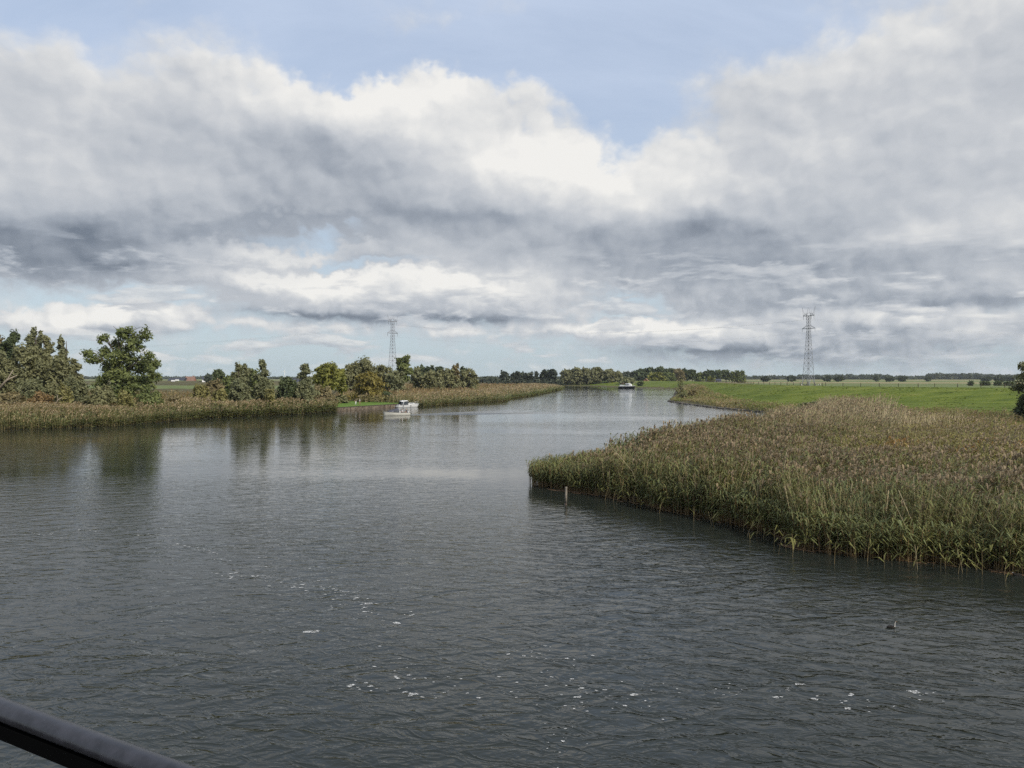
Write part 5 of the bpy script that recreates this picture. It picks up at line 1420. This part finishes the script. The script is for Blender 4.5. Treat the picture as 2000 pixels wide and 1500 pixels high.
# ------------------------------------------------------------------ buildings
def gable(name, label, px, Y, w, dpt, eave, ridge_h, rz, wall, roof, wins=3, zb=None, door=True, chimney=False):
    X = (px - 1000) / F * Y; z = gz(X, Y) if zb is None else zb
    root = empty(name, (X, Y, z), rz); tag(root, label, 'building')
    MB().box((0, 0, eave / 2 - .2), (w, dpt, eave + .4)).build('wall', M[wall], root)
    for s in (-1, 1): MB().add([(s * w / 2, -dpt / 2, eave), (s * w / 2, dpt / 2, eave), (s * w / 2, 0, ridge_h - .15)], [(0, 1, 2)]).build('gable_wall', M[wall], root)
    e = .5; ov = .6; k = (ridge_h - eave) / (dpt / 2); t = .18
    for s in (-1, 1):
        y0 = s * (dpt / 2 + ov); z0 = eave - ov * k + .02
        MB().loft([[(x, y0, z0), (x, 0, ridge_h), (x, 0, ridge_h + t), (x, y0, z0 + t)] for x in (-w / 2 - e, w / 2 + e)], closed=True).build('roof', M[roof], root)
    for q in range(wins):
        x = -w / 2 + w * (q + .5) / wins
        f = MB().box((x, -dpt / 2 - .03, eave * .55), (w / wins * .42, .1, eave * .36)).build('window', M['wall_white'], root)
        MB().box((x, -dpt / 2 - .075, eave * .55), (w / wins * .42 - .2, .06, eave * .36 - .2)).build('pane', M['glass'], f)
    if door: MB().box((w * .5 - w / max(wins, 2) * .98, -dpt / 2 - .03, 1.1), (1.1, .1, 2.2)).build('door', M['wall_dark'], root)
    if chimney: MB().box((w * .3, 0, ridge_h + .5), (.8, .8, 1.4)).build('chimney', M['brick'], root)
    return root
gable('barn', 'long dark barn with black roof far off on the left', 348, 850, 17.5, 12, 3.0, 6.2, R(-4), 'wall_dark', 'tile_dark', 3)
gable('farmhouse', 'small house with orange tiled roof right of the far barn', 372, 855, 9.5, 9, 2.8, 7.2, R(4), 'brick', 'tile_red', 2, chimney=True)
gable('farmhouse', 'far white-walled house left of the birches', 404, 800, 8, 7, 2.8, 6.0, R(10), 'wall_white', 'tile_dark', 2)
gable('farmhouse', 'far white gabled house seen between the trees left of the oak', 579, 760, 12, 8, 3.0, 6.4, R(-8), 'wall_white', 'tile_dark', 3)
gable('farmhouse', 'brown gabled farmhouse on the dike before the dark wood', 1262, 790, 4.4, 7, 1.6, 5.0, R(70), 'brick', 'thatch', 1)
gable('shed', 'long grey shed among the trees on the dike', 1393, 810, 15, 7, 2.6, 4.2, R(-3), 'wall_grey', 'tile_dark', 3)
for k, (x, Y) in enumerate(((338, 800), (346, 806))):
    X = (x - 1000) / F * Y; t_ = empty('farm_trailer', (X, Y, gz(X, Y)), R(5)); tag(t_, ['white trailer parked at the left before the far barn', 'white trailer parked at the right before the far barn'][k], 'trailer')
    MB().box((0, 0, 1.25), (3.4, 1.8, 1.4)).build('body', M['wall_white'], t_)
    for s in (-1, 1):
        MB().tube([(0, s * .95 - .09, .36), (0, s * .95 + .09, .36)], .36, 12).build('wheel', M['strip'], t_)
    MB().tube([(1.7, 0, .6), (2.7, 0, .5)], .06, 5).build('drawbar', M['steel'], t_)
Y = 3800; X = (556 - 1000) / F * Y
wt = empty('wind_turbine', (X, Y, 2)); tag(wt, 'tiny white wind turbine far away on the left horizon', 'wind turbine')
MB().tube([(0, 0, 0), (0, 0, 34)], [1.6, .9], 8).build('tower', M['wall_white'], wt, True)
MB().box((0, -.6, 34.6), (2.0, 4.4, 2.0)).build('nacelle', M['wall_white'], wt)
for k in range(3):
    a = R(12 + 120 * k); MB().loft([[(r * math.sin(a) + c * math.cos(a), -2.9 - .1 * dd, 34.6 + r * math.cos(a) - c * math.sin(a)) for c, dd in ((-w, 0), (0, 1), (w, 0), (0, -1))] for r, w in ((.4, .5), (4, .95), (14, .2))], closed=True).build('blade', M['wall_white'], wt)

# ------------------------------------------------------------------ the bridge the picture is taken from
DZ = 6.95
ra = pixd(0, 1384, 1.20)       # two points that fix the run of the handrail
d2 = ray(308, 1500); tt = (ra.z - CAM_Z) / d2.z; rb = Vector((d2.x * tt, d2.y * tt, ra.z))
rd = (rb - ra); rd.z = 0; rd.normalize(); rn = Vector((rd.y, -rd.x, 0))
if rn.y > 0: rn = -rn                                       # towards the photographer
rail = empty('bridge_railing', (ra.x, ra.y, DZ), math.atan2(rd.y, rd.x)); tag(rail, 'dark steel handrail of the bridge at the lower left corner', 'railing')
hz_ = ra.z - DZ
def prof(x, r=.0172):
    return [(x, r * 1.12 * math.cos(a), hz_ + r * .86 * math.sin(a)) for a in [2 * math.pi * k / 20 for k in range(20)]]
MB().loft([prof(x) for x in np.linspace(-9, 9, 37)], closed=True).build('handrail', M['rail'], rail, True)
MB().box((0, -.004, hz_ - .0255), (18, .024, .022)).build('shaded_support_bar', M['rail_shade'], rail)  # bar coloured near-black to stand in for the shadow under the handrail
for x in (-7.6, -5.6, -3.6, -1.1, 1.35, 3.6, 5.6, 7.6):
    p_ = MB().box((x, -.012, (hz_ - .04) / 2), (.06, .022, hz_ - .04)).build('post', M['rail'], rail)
    MB().box((x, -.012, .01), (.14, .12, .02)).build('foot_plate', M['rail'], p_)
for h in (.15,):
    for a_, b_ in ((-9, -1.13), (1.38, 9)): MB().tube([(a_, -.012, h), (b_, -.012, h)], .018, 8).build('lower_rail', M['rail'], rail)
bd = MB(); c_ = Vector((ra.x, ra.y, 0)) + rn * 1.75
bd.box((c_.x, c_.y, DZ - .30), (60, 3.9, .6), math.atan2(rd.y, rd.x))
tag(bd.build('bridge_deck', M['deck']), kind='structure')

# ------------------------------------------------------------------ the damp air over the flat land
def haze(density):
    m, g = new_mat('haze_air'); v = g.node('ShaderNodeVolumePrincipled')
    v.inputs['Color'].default_value = (0.80, 0.87, 0.96, 1); v.inputs['Density'].default_value = density; v.inputs['Anisotropy'].default_value = 0.2
    out = g.node('ShaderNodeOutputMaterial'); m.node_tree.links.new(v.outputs[0], out.inputs['Volume'])
    o = MB().box((0, 0, 33.5), (10800, 10800, 77)).build('haze', m)
    tag(o, 'thin pale haze over the river and the fields', 'haze', kind='stuff')
haze(0.00006)
